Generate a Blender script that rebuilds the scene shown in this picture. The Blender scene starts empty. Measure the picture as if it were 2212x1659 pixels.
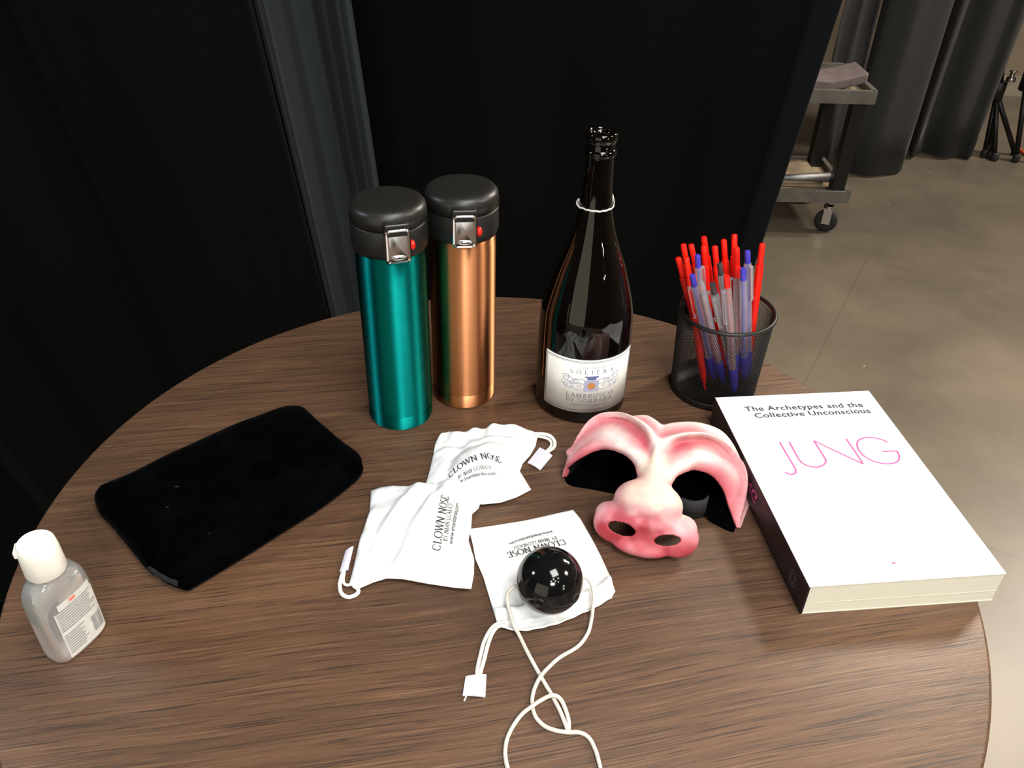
import bpy, math, random
import numpy as np
from mathutils import Vector, Matrix, Quaternion, noise
from mathutils.bvhtree import BVHTree
random.seed(7)
SC = bpy.context.scene
COL = SC.collection
PI = math.pi

# ------------------------------------------------------------------ camera
TZ = 1.07                                   # height of the table top above the floor
F_PX, PITCH, ROLL, CAMH = 1834.9, 0.6201, 0.028, 0.5
CAM = np.array([0.0081, -0.50495, CAMH])    # relative to the centre of the table top
_fw = np.array([0, math.cos(PITCH), -math.sin(PITCH)])
_up = np.array([0, math.sin(PITCH), math.cos(PITCH)])
_ri = np.array([1.0, 0, 0])
RI = math.cos(ROLL) * _ri + math.sin(ROLL) * _up
UP = -math.sin(ROLL) * _ri + math.cos(ROLL) * _up
cam_data = bpy.data.cameras.new('camera')
cam_data.sensor_width = 36.0
cam_data.lens = F_PX / 2212 * 36.0
cam_data.clip_start = 0.02
cam = bpy.data.objects.new('camera', cam_data)
COL.objects.link(cam)
M = Matrix.Identity(4)
for i in range(3):
    M[i][0], M[i][1], M[i][2] = RI[i], UP[i], -_fw[i]
M[0][3], M[1][3], M[2][3] = CAM[0], CAM[1], CAM[2] + TZ
cam.matrix_world = M
SC.camera = cam

# ------------------------------------------------------------------ view, world, lights
SC.view_settings.view_transform = 'Standard'
SC.view_settings.look = 'None'
SC.view_settings.gamma = 1.0
SC.view_settings.use_curve_mapping = False
SC.view_settings.exposure = 0.12
W = bpy.data.worlds.new('world'); SC.world = W
W.use_nodes = True
W.node_tree.nodes['Background'].inputs[0].default_value = (0.9, 0.95, 1.0, 1)
W.node_tree.nodes['Background'].inputs[1].default_value = 0.02

def area(name, loc, target, size, power, color=(1, 1, 1), size_y=None):
    L = bpy.data.lights.new(name, 'AREA'); L.energy = power; L.color = color
    L.shape = 'RECTANGLE' if size_y else 'SQUARE'
    L.size = size
    if size_y: L.size_y = size_y
    o = bpy.data.objects.new(name, L); COL.objects.link(o)
    o.location = loc
    d = Vector(target) - Vector(loc)
    o.rotation_euler = d.to_track_quat('-Z', 'Y').to_euler()
    return o
area('ceiling_lamp', (0.55, -0.75, 3.25), (0.1, 0, TZ), 0.9, 44, (1.0, 0.98, 0.95), 0.9)
area('front_lamp', (0.5, -2.7, 3.0), (0.1, 0, TZ), 0.7, 46, (1.0, 0.97, 0.93), 0.4)
area('stage_lamp', (2.55, 2.35, 3.1), (0.3, 0.1, TZ), 0.45, 60, (1.0, 0.90, 0.76))
def spot(name, loc, target, power, color, cone, blend=0.8, radius=0.2):
    L = bpy.data.lights.new(name, 'SPOT'); L.energy = power; L.color = color
    L.spot_size = math.radians(cone); L.spot_blend = blend; L.shadow_soft_size = radius
    o = bpy.data.objects.new(name, L); COL.objects.link(o); o.location = loc
    o.rotation_euler = (Vector(target) - Vector(loc)).to_track_quat('-Z', 'Y').to_euler()
    return o
spot('side_lamp', (2.4, 0.3, 3.3), (1.75, 0.75, 0), 420, (1.0, 0.88, 0.70), 62, 0.9)
area('right_lamp', (2.6, -0.2, 3.0), (0.2, 0, TZ), 0.5, 34, (1.0, 0.90, 0.76))
area('cool_lamp', (-2.4, -0.2, 2.7), (-0.2, 0.7, TZ), 0.3, 18, (0.8, 0.9, 1.0))
for i, (x, y, e) in enumerate([(0.55, -1.7, 4), (0.9, -2.1, 4), (0.2, -2.2, 3), (1.3, -1.5, 4), (1.6, -2.3, 3)]):
    area('spot_lamp', (x, y, 3.2), (0.3, 0, TZ), 0.1, e, (1, 0.96, 0.88))
area('reflection_fill', (-1.5, -3.0, 1.6), (0, 0, 1.3), 2.6, 22, (1.0, 0.92, 0.70), 2.4)  # unseen panel light, added for the pale column on the bottle and flask streaks
for x, y, z in ((2.7, -2.65, 2.25), (2.95, -2.5, 2.3), (2.8, -2.6, 1.8), (2.6, -2.75, 1.7)):
    area('wall_bulb', (x, y, z), (0.1, 0.2, 1.2), 0.11, 2.6, (1.0, 0.93, 0.78))
area('floor_lamp_light', (4.0, 3.2, 3.2), (2.6, 2.3, 0), 0.5, 115, (1.0, 0.88, 0.77))

# ------------------------------------------------------------------ pixel -> place helpers (metres, z from table top)
def ray(u, v):
    return (u - 1106) * RI - (v - 829.5) * UP + F_PX * _fw
def at(u, v, h=0.0):
    d = ray(u, v); t = (h - CAM[2]) / d[2]
    return CAM + d * t
def atY(u, v, y):
    d = ray(u, v); t = (y - CAM[1]) / d[1]
    return CAM + d * t

# ------------------------------------------------------------------ materials
def srgb(r, g, b):
    def f(c):
        c /= 255.0
        return c / 12.92 if c <= 0.04045 else ((c + 0.055) / 1.055) ** 2.4
    return (f(r), f(g), f(b), 1)
def mat(name, color, rough=0.5, metal=0.0, **kw):
    m = bpy.data.materials.new(name); m.use_nodes = True
    b = m.node_tree.nodes['Principled BSDF']
    b.inputs['Base Color'].default_value = color
    b.inputs['Roughness'].default_value = rough
    b.inputs['Metallic'].default_value = metal
    for k, v in kw.items():
        b.inputs[k.replace('_', ' ')].default_value = v
    return m
def nodes(m): return m.node_tree.nodes, m.node_tree.links, m.node_tree.nodes['Principled BSDF']
def add_noise_color(m, scale, c1, c2, lo=0.35, hi=0.65, stretch=(1, 1, 1), rot=0.0, detail=4, rough=0.6, coord='Object'):
    N, L, B = nodes(m)
    tc = N.new('ShaderNodeTexCoord'); mp = N.new('ShaderNodeMapping'); mp.inputs['Scale'].default_value = stretch
    mp.inputs['Rotation'].default_value = (0, 0, rot)
    nz = N.new('ShaderNodeTexNoise'); nz.inputs['Scale'].default_value = scale
    nz.inputs['Detail'].default_value = detail; nz.inputs['Roughness'].default_value = rough
    cr = N.new('ShaderNodeValToRGB'); cr.color_ramp.elements[0].position = lo; cr.color_ramp.elements[1].position = hi
    cr.color_ramp.elements[0].color = c1; cr.color_ramp.elements[1].color = c2
    L.new(tc.outputs[coord], mp.inputs['Vector']); L.new(mp.outputs[0], nz.inputs['Vector'])
    L.new(nz.outputs['Fac'], cr.inputs[0]); L.new(cr.outputs[0], B.inputs['Base Color'])
    return nz, cr, mp
def add_bump(m, scale, strength, dist=0.001, stretch=(1, 1, 1), detail=3):
    N, L, B = nodes(m)
    tc = N.new('ShaderNodeTexCoord'); mp = N.new('ShaderNodeMapping'); mp.inputs['Scale'].default_value = stretch
    nz = N.new('ShaderNodeTexNoise'); nz.inputs['Scale'].default_value = scale; nz.inputs['Detail'].default_value = detail
    bp = N.new('ShaderNodeBump'); bp.inputs['Strength'].default_value = strength; bp.inputs['Distance'].default_value = dist
    L.new(tc.outputs['Object'], mp.inputs['Vector']); L.new(mp.outputs[0], nz.inputs['Vector'])
    L.new(nz.outputs['Fac'], bp.inputs['Height']); L.new(bp.outputs[0], B.inputs['Normal'])

def wood_material():
    m = mat('dark_oak_laminate', srgb(90, 64, 48), 0.42)
    N, L, B = nodes(m)
    tc = N.new('ShaderNodeTexCoord'); mp = N.new('ShaderNodeMapping')
    mp.inputs['Rotation'].default_value = (0, 0, -math.radians(12))
    L.new(tc.outputs['Object'], mp.inputs['Vector'])
    # bend the grain a little
    wn = N.new('ShaderNodeTexNoise'); wn.inputs['Scale'].default_value = 3.0; wn.inputs['Detail'].default_value = 2
    L.new(mp.outputs[0], wn.inputs['Vector'])
    vm = N.new('ShaderNodeVectorMath'); vm.operation = 'MULTIPLY_ADD'
    vm.inputs[1].default_value = (0, 0.022, 0)
    L.new(wn.outputs['Color'], vm.inputs[0]); L.new(mp.outputs[0], vm.inputs[2])
    def nz(scale, stretch, detail, rough):
        s = N.new('ShaderNodeVectorMath'); s.operation = 'MULTIPLY'; s.inputs[1].default_value = stretch
        L.new(vm.outputs[0], s.inputs[0])
        n = N.new('ShaderNodeTexNoise'); n.inputs['Scale'].default_value = scale
        n.inputs['Detail'].default_value = detail; n.inputs['Roughness'].default_value = rough
        L.new(s.outputs[0], n.inputs['Vector']); return n
    big = nz(7, (0.35, 1.2, 1), 3, 0.5)
    mid = nz(110, (0.045, 1.5, 1), 5, 0.65)
    fine = nz(480, (0.036, 1.9, 1), 3, 0.6)
    cr = N.new('ShaderNodeValToRGB')
    e = cr.color_ramp.elements
    e[0].position = 0.30; e[0].color = srgb(68, 50, 38)
    e[1].position = 0.72; e[1].color = srgb(116, 85, 61)
    q = e.new(0.5); q.color = srgb(91, 66, 49)
    mx0 = N.new('ShaderNodeMath'); mx0.operation = 'MULTIPLY_ADD'; mx0.inputs[1].default_value = 0.55
    L.new(big.outputs['Fac'], mx0.inputs[0])
    mx1 = N.new('ShaderNodeMath'); mx1.operation = 'MULTIPLY'; mx1.inputs[1].default_value = 0.45
    L.new(mid.outputs['Fac'], mx1.inputs[0]); L.new(mx1.outputs[0], mx0.inputs[2])
    L.new(mx0.outputs[0], cr.inputs[0])
    # dark pores and light flecks along the grain
    r1 = N.new('ShaderNodeValToRGB'); r1.color_ramp.elements[0].position = 0.34; r1.color_ramp.elements[1].position = 0.46
    L.new(fine.outputs['Fac'], r1.inputs[0])
    r2 = N.new('ShaderNodeValToRGB'); r2.color_ramp.elements[0].position = 0.585; r2.color_ramp.elements[1].position = 0.70
    L.new(fine.outputs['Fac'], r2.inputs[0])
    m1 = N.new('ShaderNodeMix'); m1.data_type = 'RGBA'
    m1.inputs[6].default_value = srgb(56, 42, 34)
    L.new(r1.outputs[0], m1.inputs[0]); L.new(cr.outputs[0], m1.inputs[7])
    m2 = N.new('ShaderNodeMix'); m2.data_type = 'RGBA'
    m2.inputs[7].default_value = srgb(142, 112, 86)
    sc = N.new('ShaderNodeMath'); sc.operation = 'MULTIPLY'; sc.inputs[1].default_value = 0.42
    L.new(r2.outputs[0], sc.inputs[0]); L.new(sc.outputs[0], m2.inputs[0]); L.new(m1.outputs[2], m2.inputs[6])
    L.new(m2.outputs[2], B.inputs['Base Color'])
    bp = N.new('ShaderNodeBump'); bp.inputs['Strength'].default_value = 0.35; bp.inputs['Distance'].default_value = 0.0006
    L.new(fine.outputs['Fac'], bp.inputs['Height']); L.new(bp.outputs[0], B.inputs['Normal'])
    return m
WOOD = wood_material()

FLOORM = mat('worn_grey_vinyl', srgb(96, 88, 76), 0.38)
add_noise_color(FLOORM, 2.2, srgb(84, 78, 68), srgb(112, 102, 88), 0.3, 0.7, detail=8)
def floor_spots(m):
    N, L, B = nodes(m)
    base = B.inputs['Base Color'].links[0].from_socket
    tc = N.new('ShaderNodeTexCoord')
    last = base
    for sc, th, colr, ch in ((7, 0.045, srgb(40, 35, 30), 0.80), (11, 0.035, srgb(190, 180, 160), 0.80)):
        vo = N.new('ShaderNodeTexVoronoi'); vo.inputs['Scale'].default_value = sc
        L.new(tc.outputs['Object'], vo.inputs['Vector'])
        lt = N.new('ShaderNodeMath'); lt.operation = 'LESS_THAN'; lt.inputs[1].default_value = th
        L.new(vo.outputs['Distance'], lt.inputs[0])
        sp = N.new('ShaderNodeSeparateColor'); L.new(vo.outputs['Color'], sp.inputs[0])
        gt = N.new('ShaderNodeMath'); gt.operation = 'GREATER_THAN'; gt.inputs[1].default_value = ch
        L.new(sp.outputs[0], gt.inputs[0])
        mu = N.new('ShaderNodeMath'); mu.operation = 'MULTIPLY'; L.new(lt.outputs[0], mu.inputs[0]); L.new(gt.outputs[0], mu.inputs[1])
        mx = N.new('ShaderNodeMix'); mx.data_type = 'RGBA'; mx.inputs[7].default_value = colr
        L.new(mu.outputs[0], mx.inputs[0]); L.new(last, mx.inputs[6]); last = mx.outputs[2]
    # seams between the vinyl sheets
    br = N.new('ShaderNodeTexBrick'); br.inputs['Scale'].default_value = 1.0
    br.inputs['Brick Width'].default_value = 9.0; br.inputs['Row Height'].default_value = 1.5; br.inputs['Mortar Size'].default_value = 0.004
    mpb = N.new('ShaderNodeMapping'); mpb.inputs['Rotation'].default_value = (0, 0, 0.5)
    L.new(tc.outputs['Object'], mpb.inputs['Vector']); L.new(mpb.outputs[0], br.inputs['Vector'])
    ms = N.new('ShaderNodeMix'); ms.data_type = 'RGBA'; ms.inputs[7].default_value = srgb(58, 53, 46)
    fs = N.new('ShaderNodeMath'); fs.operation = 'MULTIPLY'; fs.inputs[1].default_value = 0.22
    L.new(br.outputs['Fac'], fs.inputs[0]); L.new(fs.outputs[0], ms.inputs[0]); L.new(last, ms.inputs[6])
    L.new(ms.outputs[2], B.inputs['Base Color'])
    return m
floor_spots(FLOORM)
WALLM = mat('warm_grey_plaster', srgb(128, 116, 98), 0.8); add_noise_color(WALLM, 3, srgb(120, 108, 92), srgb(136, 124, 106))
WALLD = mat('dark_theatre_wall', srgb(48, 47, 46), 0.9); add_noise_color(WALLD, 3, srgb(44, 43, 42), srgb(52, 51, 50))
CEILM = mat('dark_ceiling_paint', srgb(40, 39, 38), 0.9); add_noise_color(CEILM, 3, srgb(36, 35, 34), srgb(44, 43, 42))
def drape(name, c1, c2, sheen=0.25):
    m = mat(name, c1, 0.95, 0, Sheen_Weight=sheen, Sheen_Roughness=0.4)
    m.node_tree.nodes['Principled BSDF'].inputs['Specular IOR Level'].default_value = 0.05
    add_noise_color(m, 400, c1, c2, 0.3, 0.7)
    return m
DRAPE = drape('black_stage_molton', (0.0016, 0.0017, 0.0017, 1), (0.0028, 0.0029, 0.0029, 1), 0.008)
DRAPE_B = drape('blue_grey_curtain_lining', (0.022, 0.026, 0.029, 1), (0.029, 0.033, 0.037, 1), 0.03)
DRAPE_H = drape('blue_black_hem', (0.0034, 0.0042, 0.0048, 1), (0.0045, 0.0054, 0.0061, 1), 0.008)
DRAPE_G = drape('charcoal_stage_molton', (0.032, 0.032, 0.031, 1), (0.046, 0.046, 0.044, 1), 0.08)
GREYCLOTH = drape('grey_dust_cloth', srgb(72, 70, 70), srgb(86, 84, 84), 0.05)
BLACKPL = mat('black_satin_plastic', srgb(25, 24, 22), 0.4); add_bump(BLACKPL, 900, 0.05, 0.0002)
BLACKPL2 = mat('black_matte_plastic', srgb(18, 17, 16), 0.48); add_bump(BLACKPL2, 900, 0.05, 0.0002)
BLACKMETAL = mat('black_powder_coat', srgb(24, 23, 22), 0.45, 0.3); add_bump(BLACKMETAL, 1200, 0.06, 0.0002)
CHROME = mat('polished_chrome', srgb(205, 203, 200), 0.16, 1.0); add_bump(CHROME, 300, 0.02, 0.0002)
REDPL = mat('glossy_red_plastic', srgb(214, 28, 14), 0.3); add_noise_color(REDPL, 60, srgb(205, 24, 12), srgb(222, 32, 18))
def brushed(name, c1, c2, rough):
    m = mat(name, c1, rough, 1.0, Anisotropic=1.0, Anisotropic_Rotation=0.25)
    add_noise_color(m, 60, c1, c2, 0.2, 0.8, stretch=(1, 1, 12), detail=3)
    N, L, B = nodes(m)
    t = N.new('ShaderNodeTangent'); t.direction_type = 'RADIAL'; t.axis = 'Z'
    L.new(t.outputs[0], B.inputs['Tangent'])
    return m
TEAL = brushed('teal_lacquered_steel', srgb(8, 128, 124), srgb(14, 146, 140), 0.55)
COPPER = brushed('copper_lacquered_steel', srgb(205, 138, 92), srgb(216, 150, 104), 0.45)
GLASSBLK = mat('dark_bottle_glass', (0.002, 0.0014, 0.001, 1), 0.04, 0); add_noise_color(GLASSBLK, 6, (0.0018, 0.0013, 0.001, 1), (0.0026, 0.0017, 0.0012, 1))
FOIL = mat('torn_white_foil', srgb(215, 212, 205), 0.5); add_bump(FOIL, 400, 0.6, 0.001)
PAPER = mat('cream_label_paper', srgb(226, 226, 220), 0.6); add_noise_color(PAPER, 200, srgb(222, 222, 216), srgb(230, 230, 225))
INKGREY = mat('grey_blue_ink', srgb(98, 102, 116), 0.7); add_noise_color(INKGREY, 500, srgb(90, 94, 108), srgb(108, 112, 126))
INKLAV = mat('lavender_ink', srgb(168, 172, 198), 0.7); add_noise_color(INKLAV, 500, srgb(160, 164, 192), srgb(176, 180, 206))
INKBLUE = mat('blue_ink', srgb(104, 108, 164), 0.7); add_noise_color(INKBLUE, 500, srgb(98, 102, 158), srgb(112, 116, 170))
INKORANGE = mat('orange_ink', srgb(196, 132, 74), 0.7); add_noise_color(INKORANGE, 500, srgb(188, 124, 68), srgb(204, 140, 82))
INKBLACK = mat('black_ink', srgb(46, 48, 52), 0.7); add_noise_color(INKBLACK, 500, srgb(40, 42, 46), srgb(56, 58, 62))
INKPALE = mat('pale_grey_ink', srgb(205, 205, 205), 0.7); add_noise_color(INKPALE, 500, srgb(200, 200, 200), srgb(210, 210, 210))
INKPINK = mat('magenta_ink', srgb(212, 82, 150), 0.6); add_noise_color(INKPINK, 300, srgb(206, 74, 144), srgb(218, 90, 158))
COVER = mat('white_book_cover', srgb(246, 246, 246), 0.45); add_noise_color(COVER, 200, srgb(244, 244, 244), srgb(248, 248, 248))
PAGES = mat('cream_page_edges', srgb(218, 214, 196), 0.8); add_noise_color(PAGES, 40, srgb(212, 208, 190), srgb(224, 220, 203), 0.3, 0.7, stretch=(0.2, 0.2, 60))
SPINEM = mat('dark_plum_spine', srgb(24, 12, 17), 0.45); add_noise_color(SPINEM, 30, srgb(20, 10, 13), srgb(32, 15, 24))
CLOTH = mat('white_cotton_cloth', srgb(232, 234, 234), 0.9); add_noise_color(CLOTH, 120, srgb(228, 230, 231), srgb(236, 238, 238)); add_bump(CLOTH, 1500, 0.12, 0.0003)
CORDM = mat('white_cotton_cord', srgb(226, 224, 216), 0.9); add_bump(CORDM, 700, 0.7, 0.0006)
ELASTIC = mat('white_elastic_cord', srgb(214, 208, 196), 0.8); add_bump(ELASTIC, 900, 0.3, 0.0003)
TAGM = mat('white_satin_tag', srgb(222, 220, 236), 0.5); add_noise_color(TAGM, 80, srgb(216, 214, 232), srgb(228, 226, 240))
BALLM = mat('glossy_black_latex', (0.004, 0.004, 0.0045, 1), 0.09, 0); add_noise_color(BALLM, 20, (0.0035, 0.0035, 0.004, 1), (0.006, 0.006, 0.006, 1))
VELVET = mat('black_velvet', (0.0008, 0.0008, 0.001, 1), 1.0, 0, Sheen_Weight=0.015, Sheen_Roughness=0.3)
VELVET.node_tree.nodes['Principled BSDF'].inputs['Specular IOR Level'].default_value = 0.0
add_noise_color(VELVET, 40, (0.0006, 0.0006, 0.0008, 1), (0.0016, 0.0016, 0.002, 1)); add_bump(VELVET, 800, 0.6, 0.001)
VELVETW = mat('worn_velvet', srgb(24, 25, 30), 1.0); add_noise_color(VELVETW, 160, srgb(12, 12, 15), srgb(30, 31, 36))
CAPM = mat('white_cap_plastic', srgb(236, 232, 222), 0.45); add_noise_color(CAPM, 30, srgb(232, 228, 218), srgb(240, 236, 227))
GEL = mat('clear_sanitiser_plastic', (0.95, 0.96, 0.95, 1), 0.06, 0, Transmission_Weight=0.8, IOR=1.36)
add_noise_color(GEL, 12, (0.90, 0.91, 0.90, 1), (0.96, 0.96, 0.95, 1))
CLEARPL = mat('clear_pen_plastic', (0.88, 0.86, 0.9, 1), 0.12, 0, Transmission_Weight=0.85, IOR=1.3)
add_noise_color(CLEARPL, 60, (0.86, 0.84, 0.88, 1), (0.92, 0.9, 0.94, 1))
PENRED = mat('red_pen_plastic', srgb(226, 22, 4), 0.35); add_noise_color(PENRED, 50, srgb(220, 18, 3), srgb(232, 28, 6))
PENBLUE = mat('violet_blue_pen_plastic', srgb(64, 56, 176), 0.35); add_noise_color(PENBLUE, 50, srgb(58, 50, 168), srgb(70, 62, 184))
PENDARK = mat('dark_grey_pen_plastic', srgb(58, 50, 50), 0.4); add_noise_color(PENDARK, 50, srgb(52, 45, 45), srgb(64, 56, 56))
PENROSE = mat('rose_ink_refill', srgb(150, 60, 66), 0.4); add_noise_color(PENROSE, 50, srgb(140, 52, 58), srgb(160, 68, 74))
LABELW = mat('pale_bottle_label', srgb(206, 206, 200), 0.5); add_noise_color(LABELW, 150, srgb(200, 200, 195), srgb(212, 212, 206))
INKMID = mat('mid_grey_ink', srgb(150, 150, 150), 0.6); add_noise_color(INKMID, 400, srgb(138, 138, 138), srgb(162, 162, 162))
INKRED = mat('pale_red_ink', srgb(222, 122, 100), 0.6); add_noise_color(INKRED, 400, srgb(216, 114, 92), srgb(228, 130, 108))
TRAYM = mat('scuffed_beige_laminate', srgb(146, 130, 108), 0.5); add_noise_color(TRAYM, 14, srgb(132, 118, 98), srgb(160, 144, 120))
TRAYEDGE = mat('grey_tray_edge', srgb(96, 92, 86), 0.5); add_noise_color(TRAYEDGE, 14, srgb(88, 84, 78), srgb(104, 100, 94))
GREYPAD = mat('grey_padding', srgb(112, 100, 100), 0.8); add_noise_color(GREYPAD, 30, srgb(104, 92, 92), srgb(120, 108, 108))
SILVER = mat('silver_mesh', srgb(168, 168, 168), 0.35, 0.8); add_bump(SILVER, 1500, 0.6, 0.001)
CYAN = mat('cyan_band', srgb(40, 150, 186), 0.5); add_noise_color(CYAN, 30, srgb(36, 142, 178), srgb(44, 158, 194))
RUBBER = mat('dark_rubber', srgb(30, 30, 29), 0.7); add_bump(RUBBER, 300, 0.2, 0.0005)
ORANGE = mat('orange_cable', srgb(214, 80, 34), 0.5); add_noise_color(ORANGE, 30, srgb(206, 74, 30), srgb(222, 88, 40))
BASEB = mat('pale_baseboard_paint', srgb(150, 144, 128), 0.6); add_noise_color(BASEB, 10, srgb(142, 136, 120), srgb(158, 152, 136))

# ------------------------------------------------------------------ object helpers (coordinates: z = 0 at the table top)
def thing(name, label, cat, loc, group=None, kind=None):
    o = bpy.data.objects.new(name, None); COL.objects.link(o)
    o.empty_display_size = 0.02
    o.location = (loc[0], loc[1], loc[2] + TZ)
    o['label'] = label; o['category'] = cat
    if group: o['group'] = group
    if kind: o['kind'] = kind
    return o
def tag(o, label, cat, group=None, kind=None):
    o['label'] = label; o['category'] = cat
    if group: o['group'] = group
    if kind: o['kind'] = kind
    return o
def root_of(p):
    while p.parent: p = p.parent
    return p
def obj(name, V, Fc, m, parent=None, smooth=True, label=None, origin=None):
    """one mesh object; V in table coordinates; made local to its thing"""
    off = Vector((0, 0, 0))
    if parent is not None:
        off = Vector(root_of(parent).location) - Vector((0, 0, TZ))
    elif origin is not None:
        off = Vector(origin)
    me = bpy.data.meshes.new(name)
    me.from_pydata([tuple(Vector(v) - off) for v in V], [], [tuple(f) for f in Fc])
    me.update()
    ms = m if isinstance(m, (list, tuple)) else [m]
    for q in ms: me.materials.append(q)
    if smooth:
        for pl in me.polygons: pl.use_smooth = True
    o = bpy.data.objects.new(name, me); COL.objects.link(o)
    if parent is not None: o.parent = parent
    else: o.location = (off[0], off[1], off[2] + TZ)
    if label: o['label'] = label
    return o
def merge(*parts):
    V, Fc = [], []
    for v, f in parts:
        n = len(V); V += [tuple(q) for q in v]; Fc += [tuple(i + n for i in q) for q in f]
    return V, Fc
def lathe(prof, cx=0, cy=0, z0=0, n=64, cap0=True, cap1=True):
    V, Fc = [], []
    for r, z in prof:
        for k in range(n):
            a = 2 * PI * k / n
            V.append((cx + r * math.cos(a), cy + r * math.sin(a), z0 + z))
    for i in range(len(prof) - 1):
        for k in range(n):
            k2 = (k + 1) % n
            Fc.append((i * n + k, i * n + k2, (i + 1) * n + k2, (i + 1) * n + k))
    if cap0: Fc.append(tuple(reversed(range(n))))
    if cap1: Fc.append(tuple(range((len(prof) - 1) * n, len(prof) * n)))
    return V, Fc
def spline(pts, sub=8, closed=False):
    P = [np.array(p, float) for p in pts]; out = []
    n = len(P)
    for i in range(n if closed else n - 1):
        if closed: p0, p1, p2, p3 = P[i - 1], P[i], P[(i + 1) % n], P[(i + 2) % n]
        else: p0, p1, p2, p3 = P[max(i - 1, 0)], P[i], P[i + 1], P[min(i + 2, n - 1)]
        for k in range(sub):
            t = k / sub
            out.append(0.5 * ((2 * p1) + (p2 - p0) * t + (2 * p0 - 5 * p1 + 4 * p2 - p3) * t * t + (3 * p1 - p0 - 3 * p2 + p3) * t ** 3))
    if not closed: out.append(P[-1])
    return out
def tube(pts, r, n=10, closed=False):
    P = [np.array(p, float) for p in pts]; m = len(P); V, Fc = [], []
    up = np.array([0, 0, 1.0]); prev = None
    for i in range(m):
        if closed: t = P[(i + 1) % m] - P[i - 1]
        else: t = P[min(i + 1, m - 1)] - P[max(i - 1, 0)]
        t = t / (np.linalg.norm(t) + 1e-12)
        if prev is None:
            a = np.cross(t, up)
            if np.linalg.norm(a) < 1e-3: a = np.cross(t, np.array([1.0, 0, 0]))
        else: a = prev - t * (prev @ t)
        a = a / np.linalg.norm(a); prev = a; b = np.cross(t, a)
        ri = r[i] if hasattr(r, '__len__') else r
        for k in range(n):
            w = 2 * PI * k / n
            V.append(tuple(P[i] + ri * (math.cos(w) * a + math.sin(w) * b)))
    for i in range(m if closed else m - 1):
        j = (i + 1) % m
        for k in range(n):
            k2 = (k + 1) % n
            Fc.append((i * n + k, i * n + k2, j * n + k2, j * n + k))
    if not closed:
        Fc.append(tuple(reversed(range(n)))); Fc.append(tuple(range((m - 1) * n, m * n)))
    return V, Fc
def box(cx, cy, cz, sx, sy, sz, rz=0.0):
    c, s = math.cos(rz), math.sin(rz); V = []
    for z in (-1, 1):
        for x, y in ((-1, -1), (1, -1), (1, 1), (-1, 1)):
            X, Y = x * sx / 2, y * sy / 2
            V.append((cx + c * X - s * Y, cy + s * X + c * Y, cz + z * sz / 2))
    return V, [(3, 2, 1, 0), (4, 5, 6, 7), (0, 1, 5, 4), (1, 2, 6, 5), (2, 3, 7, 6), (3, 0, 4, 7)]
def bevel(o, w, seg=3):
    b = o.modifiers.new('bevel', 'BEVEL'); b.width = w; b.segments = seg; b.limit_method = 'ANGLE'
    return o
def autosmooth(o, ang=0.6):
    me = o.data
    me.set_sharp_from_angle(angle=ang)
    return o
def ellipsoid(c, r, rot=None, nu=32, nv=20):
    V, Fc = [], []
    R = rot if rot is not None else np.eye(3)
    for j in range(nv + 1):
        th = PI * j / nv
        for i in range(nu):
            ph = 2 * PI * i / nu
            q = np.array([r[0] * math.sin(th) * math.cos(ph), r[1] * math.sin(th) * math.sin(ph), r[2] * math.cos(th)])
            V.append(tuple(np.array(c) + R @ q))
    for j in range(nv):
        for i in range(nu):
            i2 = (i + 1) % nu
            Fc.append((j * nu + i, (j + 1) * nu + i, (j + 1) * nu + i2, j * nu + i2))
    return V, Fc
def bake(o):
    """replace the mesh by its modifier result"""
    dg = bpy.context.evaluated_depsgraph_get(); dg.update()
    me = bpy.data.meshes.new_from_object(o.evaluated_get(dg))
    o.modifiers.clear(); o.data = me
    return o

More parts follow.
